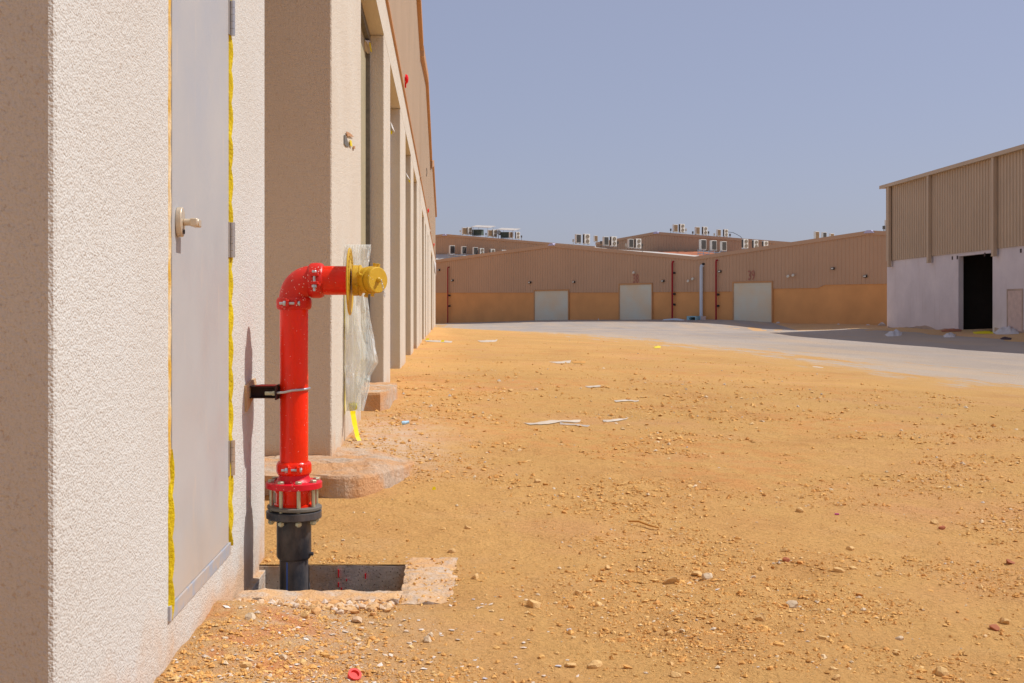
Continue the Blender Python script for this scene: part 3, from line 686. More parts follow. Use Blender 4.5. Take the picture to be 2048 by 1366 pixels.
# ------------------------------------------------------------------ broken concrete aprons
def slab(name, outline, z0, topf, label, seed, mat='conc', rim=None):
    """irregular slab: outline polygon (x,y), top height function, rounded shoulder"""
    n = len(outline); P2 = []
    for i in range(n):
        a = np.array(outline[i]); b = np.array(outline[(i+1) % n]); k = max(1, int(np.linalg.norm(b-a)/.04))
        for j in range(k): P2.append(a+(b-a)*j/k)
    P2 = np.array(P2); c = P2.mean(0); K = len(P2)
    j1 = vn(P2[:, 0], P2[:, 1], .09, seed)*.03+vn(P2[:, 0], P2[:, 1], .25, seed+1)*.05
    dirs = (P2-c); L = np.linalg.norm(dirs, axis=1, keepdims=True); dirs = dirs/L
    P2 = P2+dirs*j1[:, None]
    rings = []; sh = .018
    hs = [(0.0, 0.0, 0), (0.006, .5, 0), (0.0, .93, 0), (-.008, 1.0, 1)]
    vs = []
    for off, fz, _ in hs:
        q = P2+dirs*off; zt = topf(q[:, 0], q[:, 1])+vn(q[:, 0], q[:, 1], .07, seed+3)*.014
        vs += list(np.c_[q, z0+(zt-z0)*fz])
    for s in np.linspace(.95, .04, 22):
        q = c+(P2-c)*s; zt = topf(q[:, 0], q[:, 1])+vn(q[:, 0], q[:, 1], .07, seed+3)*.016+vn(q[:, 0], q[:, 1], .03, seed+4)*.010
        vs += list(np.c_[q, zt])
    R_ = len(vs)//K; fs = []
    for i in range(R_-1):
        for k in range(K): fs.append((i*K+k, i*K+(k+1) % K, (i+1)*K+(k+1) % K, (i+1)*K+k))
    fs.append(tuple((R_-1)*K+k for k in range(K)))
    o = MB().add(vs, fs).build(name, mat, None); tag(o, label, 'concrete slab'); recenter(o); return o
slab('concrete_apron', [(-1.7, 6.12), (-.95, 6.08), (-.62, 6.03), (-.46, 6.06), (-.385, 6.18), (-.30, 6.55), (-.19, 7.0), (-.20, 7.3), (-.45, 7.6), (-.8, 7.8), (-1.7, 7.8)], -.08,
     lambda x, y: .118-.05*ss(6.6, 7.3, y)-.035*ss(-.45, -.2, x), 'broken concrete apron slab on the ground just behind the red standpipe', 41)
slab('concrete_apron', [(-1.0, 10.9), (-.62, 10.86), (-.55, 11.05), (-.53, 12.2), (-.56, 13.2), (-1.0, 13.4)], -.08,
     lambda x, y: .215-.05*ss(11.3, 13, y), 'smaller concrete apron block beneath the hanging plastic film, farther from the standpipe', 51)
# board lying over a gap beside the near pier
m = MB(); m.prism([(-.98, 6.0, .10), (-.66, 5.98, .085), (-.66, 6.3, .10), (-.98, 6.3, .115)], (0, 0, .028)); o = m.build('board', 'conc', None); tag(recenter(o), 'thin grey board bridging a dark gap left of the standpipe', 'board')

# ------------------------------------------------------------------ plastic film on the second pier
fm = empty('plastic_film', (WX+.1, 8.3, .2), 'translucent plastic film taped to the second pier behind the gold inlet', 'plastic sheet')
def filmpt(s, t):
    # s along width, t down; edges taken at real depth from the pier face
    T = [0, .08, .2, .32, .5, .68, .76, .86, 1.0]
    lu = [690, 690, 690, 690, 690, 689, 689, 690, 692]
    ru = [742, 742, 737, 732, 741, 757, 741, 739, 727]
    vv = [489, 500, 532, 570, 640, 718, 745, 775, 822]
    u = np.interp(t, T, lu)*(1-s)+np.interp(t, T, ru)*s
    v = np.interp(t, T, vv)+(14*(s-.5) if .6 < t < .8 else 0)*(1 if s > .7 else 0)
    q = lambda a, b, k: 1-2*abs(float(vn(np.array(s/a+t*.35/b), np.array(t/b-s*.5), 1.0, k)))
    y = 8.27-.15*q(.22, .55, 201)*(.35+.65*t)-.05*q(.10, .16, 202)**2-.018*q(.05, .05, 203)-.05*s
    y = min(y, 1667/(U0-u)-.015 if s < .04 else 99)
    return ((u-U0)/F*y, y, CH+(V0-v)/F*y)
m = MB(); A, B = 80, 170; vs = []; fs = []
for i in range(B+1):
    for j in range(A+1): vs.append(filmpt(j/A, i/B))
for i in range(B):
    for j in range(A): q = i*(A+1)+j; fs.append((q, q+1, q+A+2, q+A+1))
m.add(vs, fs); m.build('film', 'film', fm, smooth=True)
m = MB()
yy = 8.25; X_ = lambda u, y: (u-U0)/F*y
pts = [(X_(705, yy), yy, zpix(805, yy)), (X_(706, yy), yy, zpix(828, yy)), (X_(710, yy-.02), yy-.02, zpix(850, yy)), (X_(715, yy-.05), yy-.05, zpix(872, yy)), (X_(720, yy-.07), yy-.07, zpix(882, yy))]
for i in range(len(pts)-1):
    a, b = Vector(pts[i]), Vector(pts[i+1]); wv = Vector((.017, .024, .003)); wn = wv*(1-i*.1)
    m.add([a-wn, a+wn, b+wn, b-wn], [(0, 1, 2, 3)])
m.build('tape_tail', 'tape', fm)
m = MB()
for za, zb, ww in ((.25, 1.3, .05),):
    m.add([(WX+.003, 8.2, za), (WX+.003, 8.2+ww, za), (WX+.003, 8.2+ww, zb), (WX+.003, 8.2, zb)], [(0, 1, 2, 3)])
m.build('edge_tape', 'tape', fm)
m = MB(); m.prism([(X_(697, 8.2), 8.2, zpix(806, 8.2)), (X_(716, 8.2), 8.2, zpix(805, 8.2)), (X_(713, 8.15), 8.15, zpix(818, 8.2)), (X_(699, 8.2), 8.2, zpix(822, 8.2))], (0, .004, 0)); m.build('tape_tail', 'tape', fm)
# scraps of film left on the door heads and the pier
def scrap(name, uvs, y, label, mat='film', tape=None):
    r = empty(name, (X_(uvs[0][0], y), y, zpix(uvs[0][1], y)), label, 'plastic scrap')
    n = len(uvs); vs = [(X_(u, y+.12*math.sin(k*1.9)), y+.12*math.sin(k*1.9), zpix(v, y)) for k, (u, v) in enumerate(uvs)]
    c = tuple(np.mean(vs, axis=0)-np.array([0, .15, 0])); m = MB(); m.add(vs+[c], [(k, (k+1) % n, n) for k in range(n)]); m.build('film_scrap', mat, r)
    if tape:
        vs = [(X_(u, y-.1), y-.1, zpix(v, y)) for u, v in tape]; m = MB(); m.prism(vs, (0, .01, 0)); m.build('tape_piece', 'tape', r)
scrap('film_scrap', [(723, 68), (734, 72), (739, 84), (743, 98), (738, 106), (728, 99), (722, 82)], 13.3, 'torn white film scrap with yellow tape at the head of the first recessed bay', 'rag', [(738, 88), (741, 90), (744, 108), (741, 107)])
scrap('film_scrap', [(781, 243), (785, 248), (790, 266), (786, 268), (781, 262)], 18.1, 'torn film scrap hanging at the head of the second recessed bay', 'rag', [(781, 262), (785, 265), (784, 271), (781, 270)])
scrap('film_scrap', [(811, 344), (815, 349), (821, 362), (817, 363), (812, 354)], 23.6, 'torn film scrap hanging at the head of the third recessed bay', 'rag', [(817, 360), (821, 363), (820, 367), (817, 364)])
scrap('film_scrap', [(868, 520), (872, 526), (872, 552), (869, 546)], 72, 'pale film scrap at the far end of the left warehouse row', 'rag')
st = empty('sticker', (WX, 8.3, 2.2), 'torn grey sticker with yellow and orange tape pieces high on the second pier', 'sticker')
def onwall(uvs, mat, name, par, off=.003):
    vs = [(WX+off, 1667.5/(U0-u), CH+(V0-v)/F*1667.5/(U0-u)) for u, v in uvs]; MB().prism(vs, (.004, 0, 0)).build(name, mat, par)
onwall([(687, 270), (690, 270), (697, 293), (691, 293), (687, 288)], 'ring', 'paper', st)
onwall([(690, 263), (697, 266), (705, 274), (692, 272)], 'trim', 'tape_piece', st, .008)
onwall([(697, 280), (700, 281), (702, 294), (698, 291)], 'tape', 'tape_piece', st, .008)
onwall([(704, 292), (707, 292), (708, 297), (705, 298)], 'trim', 'tape_piece', st, .008)

# ------------------------------------------------------------------ far angled warehouse
def sc_(u): return 14.3*(1+.00045*(u-996))
def fac(u): s = sc_(u); return np.array(((u-U0)/s, F/s))
A_ = fac(850); B_ = fac(2300); dd = (B_-A_)/np.linalg.norm(B_-A_); nn = np.array((-dd[1], dd[0]))   # away from the camera
if nn[1] < 0: nn = -nn
CC = nn@A_
def onf(u, off=0.0):
    r = (u-U0)/F; y = (CC+off)/(nn@np.array((r, 1.0))); return np.array((r*y, y))
def P3(u, v, off=0.0): p = onf(u, off); return Vector((p[0], p[1], CH+(V0-v)/F*p[1]))
def tpar(u): return float((onf(u)-A_)@dd/np.linalg.norm(B_-A_))
def facz(pts, off=0.0):
    ts = [tpar(u) for u, v in pts]; zs = [P3(u, v).z for u, v in pts]; return lin(ts, zs)
fw = empty('warehouse', (*onf(1300), -.2), 'long brown double gabled warehouse with ochre base and three roller doors across the yard', 'warehouse')
top_pts = [(850, 523), (885, 518), (1107, 488), (1391, 513), (1740, 461), (2170, 480), (2300, 466)]
clb_pts = [(850, 585.6), (1240, 585), (1468, 583), (1505, 578), (1636, 576), (1650, 569.5), (2300, 559)]
bas_pts = [(850, 655), (1800, 668)]
zt_, zb_ = facz(top_pts), facz(clb_pts)
L2 = np.linalg.norm(B_-A_)
ribs(MB(), tuple(A_), tuple(B_), tuple(-nn), lambda t: zb_(t), lambda t: zt_(t)-.15, .45, .05).build('cladding', 'clad_far', fw)
doors = [(1070, 1137, 582.5, 641), (1240, 1304, 570, 642), (1468, 1544, 566.5, 646)]
# lower wall with openings left for the doors
def strip(m, u0, u1, zfun_top, back=.3, off=.06):
    us = np.linspace(u0, u1, max(2, int((u1-u0)/6)))
    for a, b in zip(us[:-1], us[1:]):
        pa, pb, qa, qb = onf(a, off), onf(b, off), onf(a, off+back), onf(b, off+back)
        za, zb = zfun_top(a), zfun_top(b)
        m.hexa([(*pa, -2), (*pb, -2), (*qb, -2), (*qa, -2)], [(*pa, za), (*pb, zb), (*qb, zb), (*qa, za)])
cl = lambda u: zb_(tpar(u))+.02
ed_ = [850]+[e for d in doors for e in d[:2]]+[2300]
for a, b in zip(ed_[0::2], ed_[1::2]): m = MB(); strip(m, a, b, cl); m.build('base_wall', 'ochre', fw)
m = MB()
tp = [(850, 523.5)]+top_pts[1:]
for (ua, va), (ub, vb) in zip(tp[:-1], tp[1:]):
    a, b = P3(ua, va), P3(ub, vb); o_ = Vector((*(-nn*.14), 0)); i_ = Vector((*(nn*.1), 0)); h = Vector((0, 0, -.42))
    m.hexa([a+o_+h, b+o_+h, b+i_+h, a+i_+h], [a+o_, b+o_, b+i_, a+i_])
m.build('fascia', 'clad_far', fw)
poly = [Vector((*onf(850, .42), -2)), Vector((*onf(2300, .42), -2))]+[Vector((P3(u, v).x+nn[0]*.42, P3(u, v).y+nn[1]*.42, P3(u, v).z-.25)) for u, v in top_pts[::-1]]
MB().prism(poly, Vector((*(nn*22), 0))).build('roof', 'roof', fw)
for k, (u0, u1, v0, v1) in enumerate(doors):
    a0, a1 = P3(u0, v0), P3(u1, v0); z0 = P3((u0+u1)/2, v1).z-.15; ww = (a1-a0).length; nsl = 16
    dv = Vector((dd[0], dd[1], 0)); m = MB(); out = Vector((*-nn, 0))
    base = Vector((a0.x, a0.y, 0)); zt1 = max(a0.z, a1.z)
    for j in range(nsl):
        za = z0+(zt1-z0)*j/nsl; zb1 = z0+(zt1-z0)*(j+1)/nsl
        m.hexa([base+dv*0+out*.058+Vector((0, 0, za)), base+dv*ww+out*.058+Vector((0, 0, za)), base+dv*ww-out*.02+Vector((0, 0, za)), base-out*.02+Vector((0, 0, za))],
               [base+out*.05+Vector((0, 0, zb1-.004)), base+dv*ww+out*.05+Vector((0, 0, zb1-.004)), base+dv*ww-out*.02+Vector((0, 0, zb1-.004)), base-out*.02+Vector((0, 0, zb1-.004))])
    do = m.build('roller_door', 'doorfar', fw)
    tm = MB(); t_ = .14
    for p in (base-dv*t_, base+dv*ww):
        tm.hexa([p+out*.13+Vector((0, 0, z0)), p+dv*t_+out*.13+Vector((0, 0, z0)), p+dv*t_-out*.05+Vector((0, 0, z0)), p-out*.05+Vector((0, 0, z0))],
                [p+out*.13+Vector((0, 0, zt1)), p+dv*t_+out*.13+Vector((0, 0, zt1)), p+dv*t_-out*.05+Vector((0, 0, zt1)), p-out*.05+Vector((0, 0, zt1))])
    p = base-dv*t_
    tm.hexa([p+out*.13+Vector((0, 0, zt1)), p+dv*(ww+2*t_)+out*.13+Vector((0, 0, zt1)), p+dv*(ww+2*t_)-out*.05+Vector((0, 0, zt1)), p-out*.05+Vector((0, 0, zt1))],
            [p+out*.13+Vector((0, 0, zt1+.18)), p+dv*(ww+2*t_)+out*.13+Vector((0, 0, zt1+.18)), p+dv*(ww+2*t_)-out*.05+Vector((0, 0, zt1+.18)), p-out*.05+Vector((0, 0, zt1+.18))])
    o = tm.build('door_frame', 'trim', do); o.location = (0, 0, 0)
def vpipe(u, v0, v1, r, mat, name, par, stub=True, brk=()):
    a = P3(u, v0, -.3); b = P3(u, v1, -.3); n3 = Vector((*nn, 0)); m = MB()
    m.tube([b+Vector((0, 0, -.3)), a-Vector((0, 0, .2)), a-Vector((0, 0, .05))+n3*.05, a+n3*.35], r, 10)
    o = m.build(name, mat, par, smooth=True)
    for v in brk:
        c = P3(u, v, -.3); m = MB(); m.cyl(c+Vector((*dd, 0))*.16+n3*.02, c+Vector((*dd, 0))*.16+n3*.3, .13, 8); q = m.build('pipe_clamp', 'blackm', o); q.location = (0, 0, 0)
    return o
vpipe(895.5, 534, 647, .09, 'redpipe', 'fire_pipe', fw, brk=(591, 612))
vpipe(1344.5, 523, 641, .11, 'redpipe', 'fire_pipe', fw, brk=(546, 588, 609))
vpipe(1432, 520, 645, .10, 'redpipe', 'fire_pipe', fw, brk=(589, 612))
vpipe(1402.5, 531, 646, .20, 'whitep', 'downpipe', fw, brk=(528,))
for u, v in ((877, 540), (904, 561), (1059, 565), (1147, 564), (1325, 562), (1439, 543), (1665, 537), (1730, 552.5)):
    c = P3(u, v, -.2); D3 = Vector((*dd, 0)); n3 = Vector((*nn, 0)); m = MB()
    m.hexa([c-D3*.18+n3*-.12+Vector((0, 0, -.1)), c+D3*.18+n3*-.12+Vector((0, 0, -.1)), c+D3*.18+n3*.16+Vector((0, 0, -.14)), c-D3*.18+n3*.16+Vector((0, 0, -.14))],
           [c-D3*.18-n3*.05+Vector((0, 0, .12)), c+D3*.18-n3*.05+Vector((0, 0, .12)), c+D3*.18+n3*.16+Vector((0, 0, .14)), c-D3*.18+n3*.16+Vector((0, 0, .14))])
    o = m.build('flood_light', 'blackm', fw, bevel=.02)
    m = MB(); m.hexa([c-D3*.13-n3*.127+Vector((0, 0, -.08)), c+D3*.13-n3*.127+Vector((0, 0, -.08)), c+D3*.13-n3*.11+Vector((0, 0, -.08)), c-D3*.13-n3*.11+Vector((0, 0, -.08))],
           [c-D3*.13-n3*.075+Vector((0, 0, .08)), c+D3*.13-n3*.075+Vector((0, 0, .08)), c+D3*.13-n3*.05+Vector((0, 0, .08)), c-D3*.13-n3*.05+Vector((0, 0, .08))])
    q = m.build('lamp_glass', 'lamp', o); q.location = (0, 0, 0)
for u, v in ((1577, 553.5), (1587, 551.5), (1377, 563), (1386, 558.5), (1268, 546)):
    c = P3(u, v, -.22); m = MB(); m.lathe([(0, .05), (.05, .15), (.16, .17), (.20, .10)], c, Vector((-nn[0], -nn[1], .4)), 12); m.cyl(c+Vector((*nn, 0))*.3, c, .04, 8)
    m.build('camera_fitting', 'lamp', fw, smooth=True)
for txt, u, v in (('38', 1271.5, 558), ('39', 1502.5, 551.5)):
    me = textmesh(txt, 1.55, .012); c = P3(u, v, -.075); o = bpy.data.objects.new('bay_number', me); COL.objects.link(o); me.materials.append(M['fadedred'])
    X = Vector((*dd, 0)); Zv = Vector((0, 0, 1)); Nn = X.cross(Zv)
    o.matrix_world = Matrix((( X.x*.62, Zv.x, Nn.x, c.x), (X.y*.62, Zv.y, Nn.y, c.y), (X.z, Zv.z, Nn.z, c.z), (0, 0, 0, 1)))
    mw = o.matrix_world.copy(); o.parent = fw; o.matrix_basis = Matrix.Translation(-fw.location)@mw
def ridgecap(u, v, off, par):
    c = P3(u, v, off); D3 = Vector((*dd, 0)); n3 = Vector((*nn, 0)); m = MB()
    m.hexa([c-D3*.6-n3*.2+Vector((0, 0, -.25)), c+D3*.6-n3*.2+Vector((0, 0, -.25)), c+D3*.6+n3*.3+Vector((0, 0, -.25)), c-D3*.6+n3*.3+Vector((0, 0, -.25))],
           [c-D3*.25-n3*.2+Vector((0, 0, .05)), c+D3*.25-n3*.2+Vector((0, 0, .05)), c+D3*.25+n3*.3+Vector((0, 0, .05)), c-D3*.25+n3*.3+Vector((0, 0, .05))])
    m.build('ridge_cap', 'lilac', par)
ridgecap(1104, 487.5, -.1, fw); ridgecap(1739, 461.5, -.1, fw)

# ------------------------------------------------------------------ the two warehouses behind
def back_building(off, tp, depth, label):
    r = empty('warehouse', (*onf(tp[len(tp)//2][0], off), -.3), label, 'warehouse')
    pts = [P3(u, v, off) for u, v in tp]
    a, b = pts[0], pts[-1]; Lb = (Vector((b.x, b.y, 0))-Vector((a.x, a.y, 0))).length
    ts = [(Vector((p.x-a.x, p.y-a.y, 0)).length)/Lb for p in pts]; zf = lin(ts, [p.z-.1 for p in pts])
    ribs(MB(), (a.x, a.y), (b.x, b.y), tuple(-nn), lambda t: -1.0, zf, .5, .05).build('cladding', 'clad_far', r)
    m = MB()
    for p, q in zip(pts[:-1], pts[1:]):
        o_ = Vector((*(-nn*.14), 0)); i_ = Vector((*(nn*.1), 0)); h = Vector((0, 0, -.4)); m.hexa([p+o_+h, q+o_+h, q+i_+h, p+i_+h], [p+o_, q+o_, q+i_, p+i_])
    m.build('fascia', 'clad_far', r)
    i_ = Vector((*(nn*.12), 0)); MB().prism([Vector((a.x, a.y, -1))+i_, Vector((b.x, b.y, -1))+i_]+[p+i_-Vector((0, 0, .2)) for p in pts[::-1]], Vector((*(nn*depth), 0))).build('roof', 'roof', r)
    return r
bb = back_building(26, [(820, 475), (890, 468), (1190, 492.5)], 14, 'brown warehouse rising behind the left part of the far warehouse, green units on its roof')
bc = back_building(30, [(1192, 485), (1312, 463.5), (1600, 485.5)], 14, 'brown gabled warehouse rising behind the valley of the far warehouse roof')
ridgecap(890, 468.7, 25.9, bb); ridgecap(1313, 464, 29.9, bc)
# pale low roofs seen in the valleys
def lowroof(u0, u1, vf, vb, o0, o1, mat, label):
    a, b = P3(u0, vf, o0), P3(u1, vf, o0); c, d = P3(u1, vb, o1), P3(u0, vb, o1); m = MB()
    m.hexa([Vector((a.x, a.y, -1)), Vector((b.x, b.y, -1)), Vector((c.x, c.y, -1)), Vector((d.x, d.y, -1))], [a, b, c, d])
    o = m.build('low_roof_annex', mat, None); tag(o, label, 'annex'); recenter(o); return o
lowroof(845, 965, 519, 508.5, 22.6, 25.6, 'roof', 'low pale roofed annex in the left roof valley of the far warehouse')
lowroof(1285, 1430, 514, 503, 22.6, 28.5, 'rust', 'low rusty and white roofed annex in the middle roof valley')
def frame(u0, u1, v0, v1, off, label, mat='galv'):
    m = MB(); a = P3(u0, v0, off); b = P3(u1, v1, off); n3 = Vector((*nn, 0))
    for dz in (0, -.35): m.tube([a+Vector((0, 0, dz)), b+Vector((0, 0, dz))], .06, 6); m.tube([a+n3*1.2+Vector((0, 0, dz)), b+n3*1.2+Vector((0, 0, dz))], .06, 6)
    for t in np.linspace(0, 1, 5):
        p = a.lerp(b, t); m.tube([p+Vector((0, 0, .25)), p+Vector((0, 0, -1.0))], .05, 6); m.tube([p, p+n3*1.2], .05, 6)
    o = m.build('pipe_rack', mat, None); tag(o, label, 'pipe rack'); recenter(o)
frame(896, 948, 509, 513, 22.3, 'grey steel pipe rack under the rear facing condensers in the left roof valley')
frame(1396, 1440, 502, 506, 22.3, 'grey steel pipe rack under the condensers in the middle roof valley')

# ------------------------------------------------------------------ condensers on the roofs
def make_ac():
    r = empty('air_conditioner', (0, 0, 0), 'x', 'air conditioner', 'air conditioning units on the far roofs')
    W, D, H = .84, .36, 1.18; b = MB(); b.box(-W/2, W/2, -D/2, D/2, .10, H+.1)
    bo = b.build('casing', 'acwhite', r, bevel=.02)
    m = MB(); m.box(-W/2+.07, W/2-.07, D/2+.002, D/2+.014, .17, H+.03); m.build('rear_coil', 'coil', r)
    m = MB(); m.box(-W/2-.014, -W/2-.002, -D/2+.03, D/2-.03, .17, H+.03); m.build('side_coil', 'coil', r)
    for z in (.40, .97):
        m = MB(); m.lathe([(0, .22), (.012, .22)], (0.04, -D/2-.002, z), (0, -1, 0), 24); f = m.build('fan', 'fan', r)
        m = MB()
        for rr in (.225, .15, .07):
            m.tube([(0.04+rr*math.cos(t), -D/2-.03, z+rr*math.sin(t)) for t in np.linspace(0, 2*math.pi, 20, endpoint=False)], .018 if rr > .2 else .022, 6, closed=True)
        for t in np.linspace(0, math.pi, 4, endpoint=False):
            m.cyl((0.04-.22*math.cos(t), -D/2-.03, z-.22*math.sin(t)), (0.04+.22*math.cos(t), -D/2-.03, z+.22*math.sin(t)), .010, 5)
        m.build('fan_guard', 'fanring', r)
    m = MB()
    for x in (-.3, .3): MB().box(x-.04, x+.04, -D/2-.05, D/2+.05, 0, .10).build('foot', 'galv', r)
    return r
proto = make_ac(); used = [False]
def place_ac(u0, u1, vb, vt, off, rear, label, coil=None):
    u = (u0+u1)/2; p = P3(u, vb, off)
    if not used[0]: r = proto; used[0] = True; kids = list(proto.children)
    else:
        r = proto.copy(); COL.objects.link(r); kids = []
        for c in proto.children:
            k = c.copy(); COL.objects.link(k); k.parent = r; kids.append(k)
    h = P3(u, vt, off).z-p.z; s = max(.8, min(1.25, h/1.28)) if h > .9 else 1.0
    if h <= .9: p.z = P3(u, vt, off).z-1.28
    r.location = p; r.scale = (s, s, s); r.rotation_euler = (0, 0, R(30)+(math.pi if rear else 0)); r['label'] = label
    for k in kids:
        if k.name.startswith('rear_coil') or k.name.startswith('side_coil'): k.material_slots[0].link = 'OBJECT'; k.material_slots[0].material = M[coil or 'coil']
G = 'air conditioning units on the far roofs'
for a in [
    (924, 933, 470, 455.3, 26.6, True, 'condenser back with dusty coil, leftmost on the skyline of the left rear roof', 'coil_brown'),
    (934.5, 943, 470.5, 454.6, 26.4, False, 'twin fan condenser left of the first green unit on the skyline', None),
    (975.5, 984, 473.5, 460, 26.6, True, 'dusty backed condenser between the two green rooftop units', 'coil_brown'),
    (985, 993, 475, 459.3, 26.4, False, 'twin fan condenser just left of the second green rooftop unit', None),
    (1018, 1026.5, 477, 464, 26.6, True, 'dusty backed condenser right of the second green rooftop unit', 'coil_brown'),
    (1030.6, 1039.6, 478.5, 464, 26.4, False, 'twin fan condenser, last on the right of the left skyline group', None),
    (897, 910.7, 508.5, 491, 24.2, True, 'grey backed condenser, first on the left in the left roof valley', None),
    (921, 934, 509.3, 493, 24.2, True, 'grey backed condenser, second from the left in the left roof valley', None),
    (944, 957, 510.5, 494.5, 24.2, True, 'grey backed condenser touching a fan unit in the left roof valley', None),
    (957, 969, 512, 496.5, 23.6, False, 'twin fan condenser cut by the roof slope in the left roof valley', None),
    (978.4, 991, 514, 498, 23.6, False, 'condenser with only its upper fan above the roof slope, left valley', None),
    (1000.7, 1013.6, 516, 500, 23.6, False, 'condenser with only its top edge above the roof slope near the left ridge', None),
    (1150, 1162, 487.5, 468.5, .8, True, 'grey backed condenser, first right of the left ridge of the far warehouse', None),
    (1166.6, 1179, 489, 468, .7, False, 'twin fan condenser beside the first grey backed one right of the left ridge', None),
    (1187, 1195.6, 484, 472, 29, True, 'small dusty backed condenser far behind, between two nearer pairs', 'coil_brown'),
    (1205.6, 1217, 492, 473.5, .8, True, 'grey backed condenser of the middle pair on the far warehouse roof edge', None),
    (1220.5, 1232.5, 493.5, 473, .7, False, 'twin fan condenser of the middle pair on the far warehouse roof edge', None),
    (1255, 1267, 496.5, 478, .8, True, 'grey backed condenser of the right pair on the far warehouse roof edge', None),
    (1269.4, 1281.7, 498, 477.5, .7, False, 'twin fan condenser of the right pair on the far warehouse roof edge', None),
    (1346, 1355, 465, 449, 30.6, True, 'condenser back of the first pair right of the centre rear ridge', 'coil_brown'),
    (1358.7, 1368, 466, 448, 30.4, False, 'twin fan condenser of the first pair right of the centre rear ridge', None),
    (1390, 1399, 469.8, 454, 30.6, True, 'condenser back of the second pair right of the centre rear ridge', 'coil_brown'),
    (1404.8, 1413.6, 470.5, 453.5, 30.4, False, 'twin fan condenser of the second pair right of the centre rear ridge', None),
    (1432.6, 1442, 473, 459, 30.6, True, 'condenser back of the third pair right of the centre rear ridge', 'coil_brown'),
    (1446.6, 1455.4, 474, 458.6, 30.4, False, 'twin fan condenser of the third pair, beside a dangling cable', None),
    (1398, 1412.7, 501, 479, 23.2, True, 'tall grey backed condenser, leftmost of three in the middle roof valley', None),
    (1420, 1433, 502, 481, 23.2, True, 'grey backed condenser, middle one of three in the middle roof valley', None),
    (1440, 1453.3, 503, 483, 23.2, True, 'grey backed condenser, rightmost of three in the middle roof valley', None),
    (1483.6, 1496, 498, 478, 23.2, False, 'twin fan condenser half hidden by the rising roof slope, first of three', None),
    (1504, 1516.5, 499, 480, 23.2, False, 'condenser with one fan above the rising roof slope, second of three', None),
    (1524, 1536, 501, 482, 23.2, False, 'condenser peeking over the rising roof slope, third of three', None),
    (1628, 1638, 480, 463, 22.2, True, 'pale condenser on the skyline left of the right ridge, tallest of three', 'coil_brown'),
    (1643, 1653, 481, 464.5, 22.2, True, 'condenser on the skyline left of the right ridge, middle of three', None),
    (1659, 1667, 483, 467, 22.2, True, 'barely visible condenser top on the skyline nearest the right ridge', 'coil_brown'),
    (1773, 1783, 467, 440, 2.0, True, 'pale condenser partly hidden behind the near right warehouse corner', None)]:
    place_ac(*a)
for i, (u0, u1, v0, v1, c0, c1, cv) in enumerate(((944, 962, 459, 472, 942, 979, 452.5), (1001, 1017, 464, 477, 992, 1029, 458))):
    nm = ('left', 'right')[i]; off = 27.2; D3 = Vector((*dd, 0)); n3 = Vector((*nn, 0))
    r = empty('chiller_unit', P3((u0+u1)/2, v1, off), 'dark green chiller unit under the %s rooftop canopy' % nm, 'chiller', 'green chillers on the left rear roof')
    a, b = P3(u0, v1, off), P3(u1, v1, off); h = Vector((0, 0, P3(u0, v0, off).z-a.z)); hb = Vector((0, 0, .15)); dpt = n3*.7
    MB().hexa([a+hb, b+hb, b+dpt+hb, a+dpt+hb], [a+h, b+h, b+dpt+h, a+dpt+h]).build('chiller_body', 'green', r, bevel=.03)
    m = MB()
    for k in range(7):
        p = a.lerp(b, (k+.5)/7); m.hexa([p-D3*.05-n3*.04+hb*1.6, p+D3*.05-n3*.04+hb*1.6, p+D3*.05-n3*.003+hb*1.6, p-D3*.05-n3*.003+hb*1.6], [p-D3*.05-n3*.04+h*.92, p+D3*.05-n3*.04+h*.92, p+D3*.05-n3*.003+h*.92, p-D3*.05-n3*.003+h*.92])
    m.build('louvres', 'green', r)
    m = MB(); m.hexa([a, b, b+dpt, a+dpt], [a+hb, b+hb, b+dpt+hb, a+dpt+hb]); m.build('skid', 'galv', r)
    r = empty('roof_canopy', P3((c0+c1)/2, v1, off), 'pale sloping canopy on thin posts over the %s green chiller' % nm, 'canopy', 'canopies on the left rear roof')
    ca, cb_ = P3(c0, cv+1.5, off-.6), P3(c1, cv+3.2, off-.6); t = Vector((0, 0, .06)); dp = n3*1.5+Vector((0, 0, .35))
    MB().hexa([ca, cb_, cb_+dp, ca+dp], [ca+t, cb_+t, cb_+dp+t, ca+dp+t]).build('canopy_sheet', 'roof', r)
    for s in (.12, .9):
        for dp_ in (0, 1):
            p = ca.lerp(cb_, s)+dp*dp_*.9; MB().cyl((p.x, p.y, p.z-2.2), p, .035, 8).build('post', 'galv', r)
m = MB(); c = P3(997.5, 466, 26.9); m.lathe([(0, .05), (.1, .45), (.14, .47)], c, Vector((.5, -.8, .2)), 20); m.cyl(c, (c.x, c.y, c.z-1.2), .05, 8); o = m.build('satellite_dish', 'galv', None, smooth=True); tag(recenter(o), 'grey dish on a post between the fan unit and the right green chiller', 'dish')
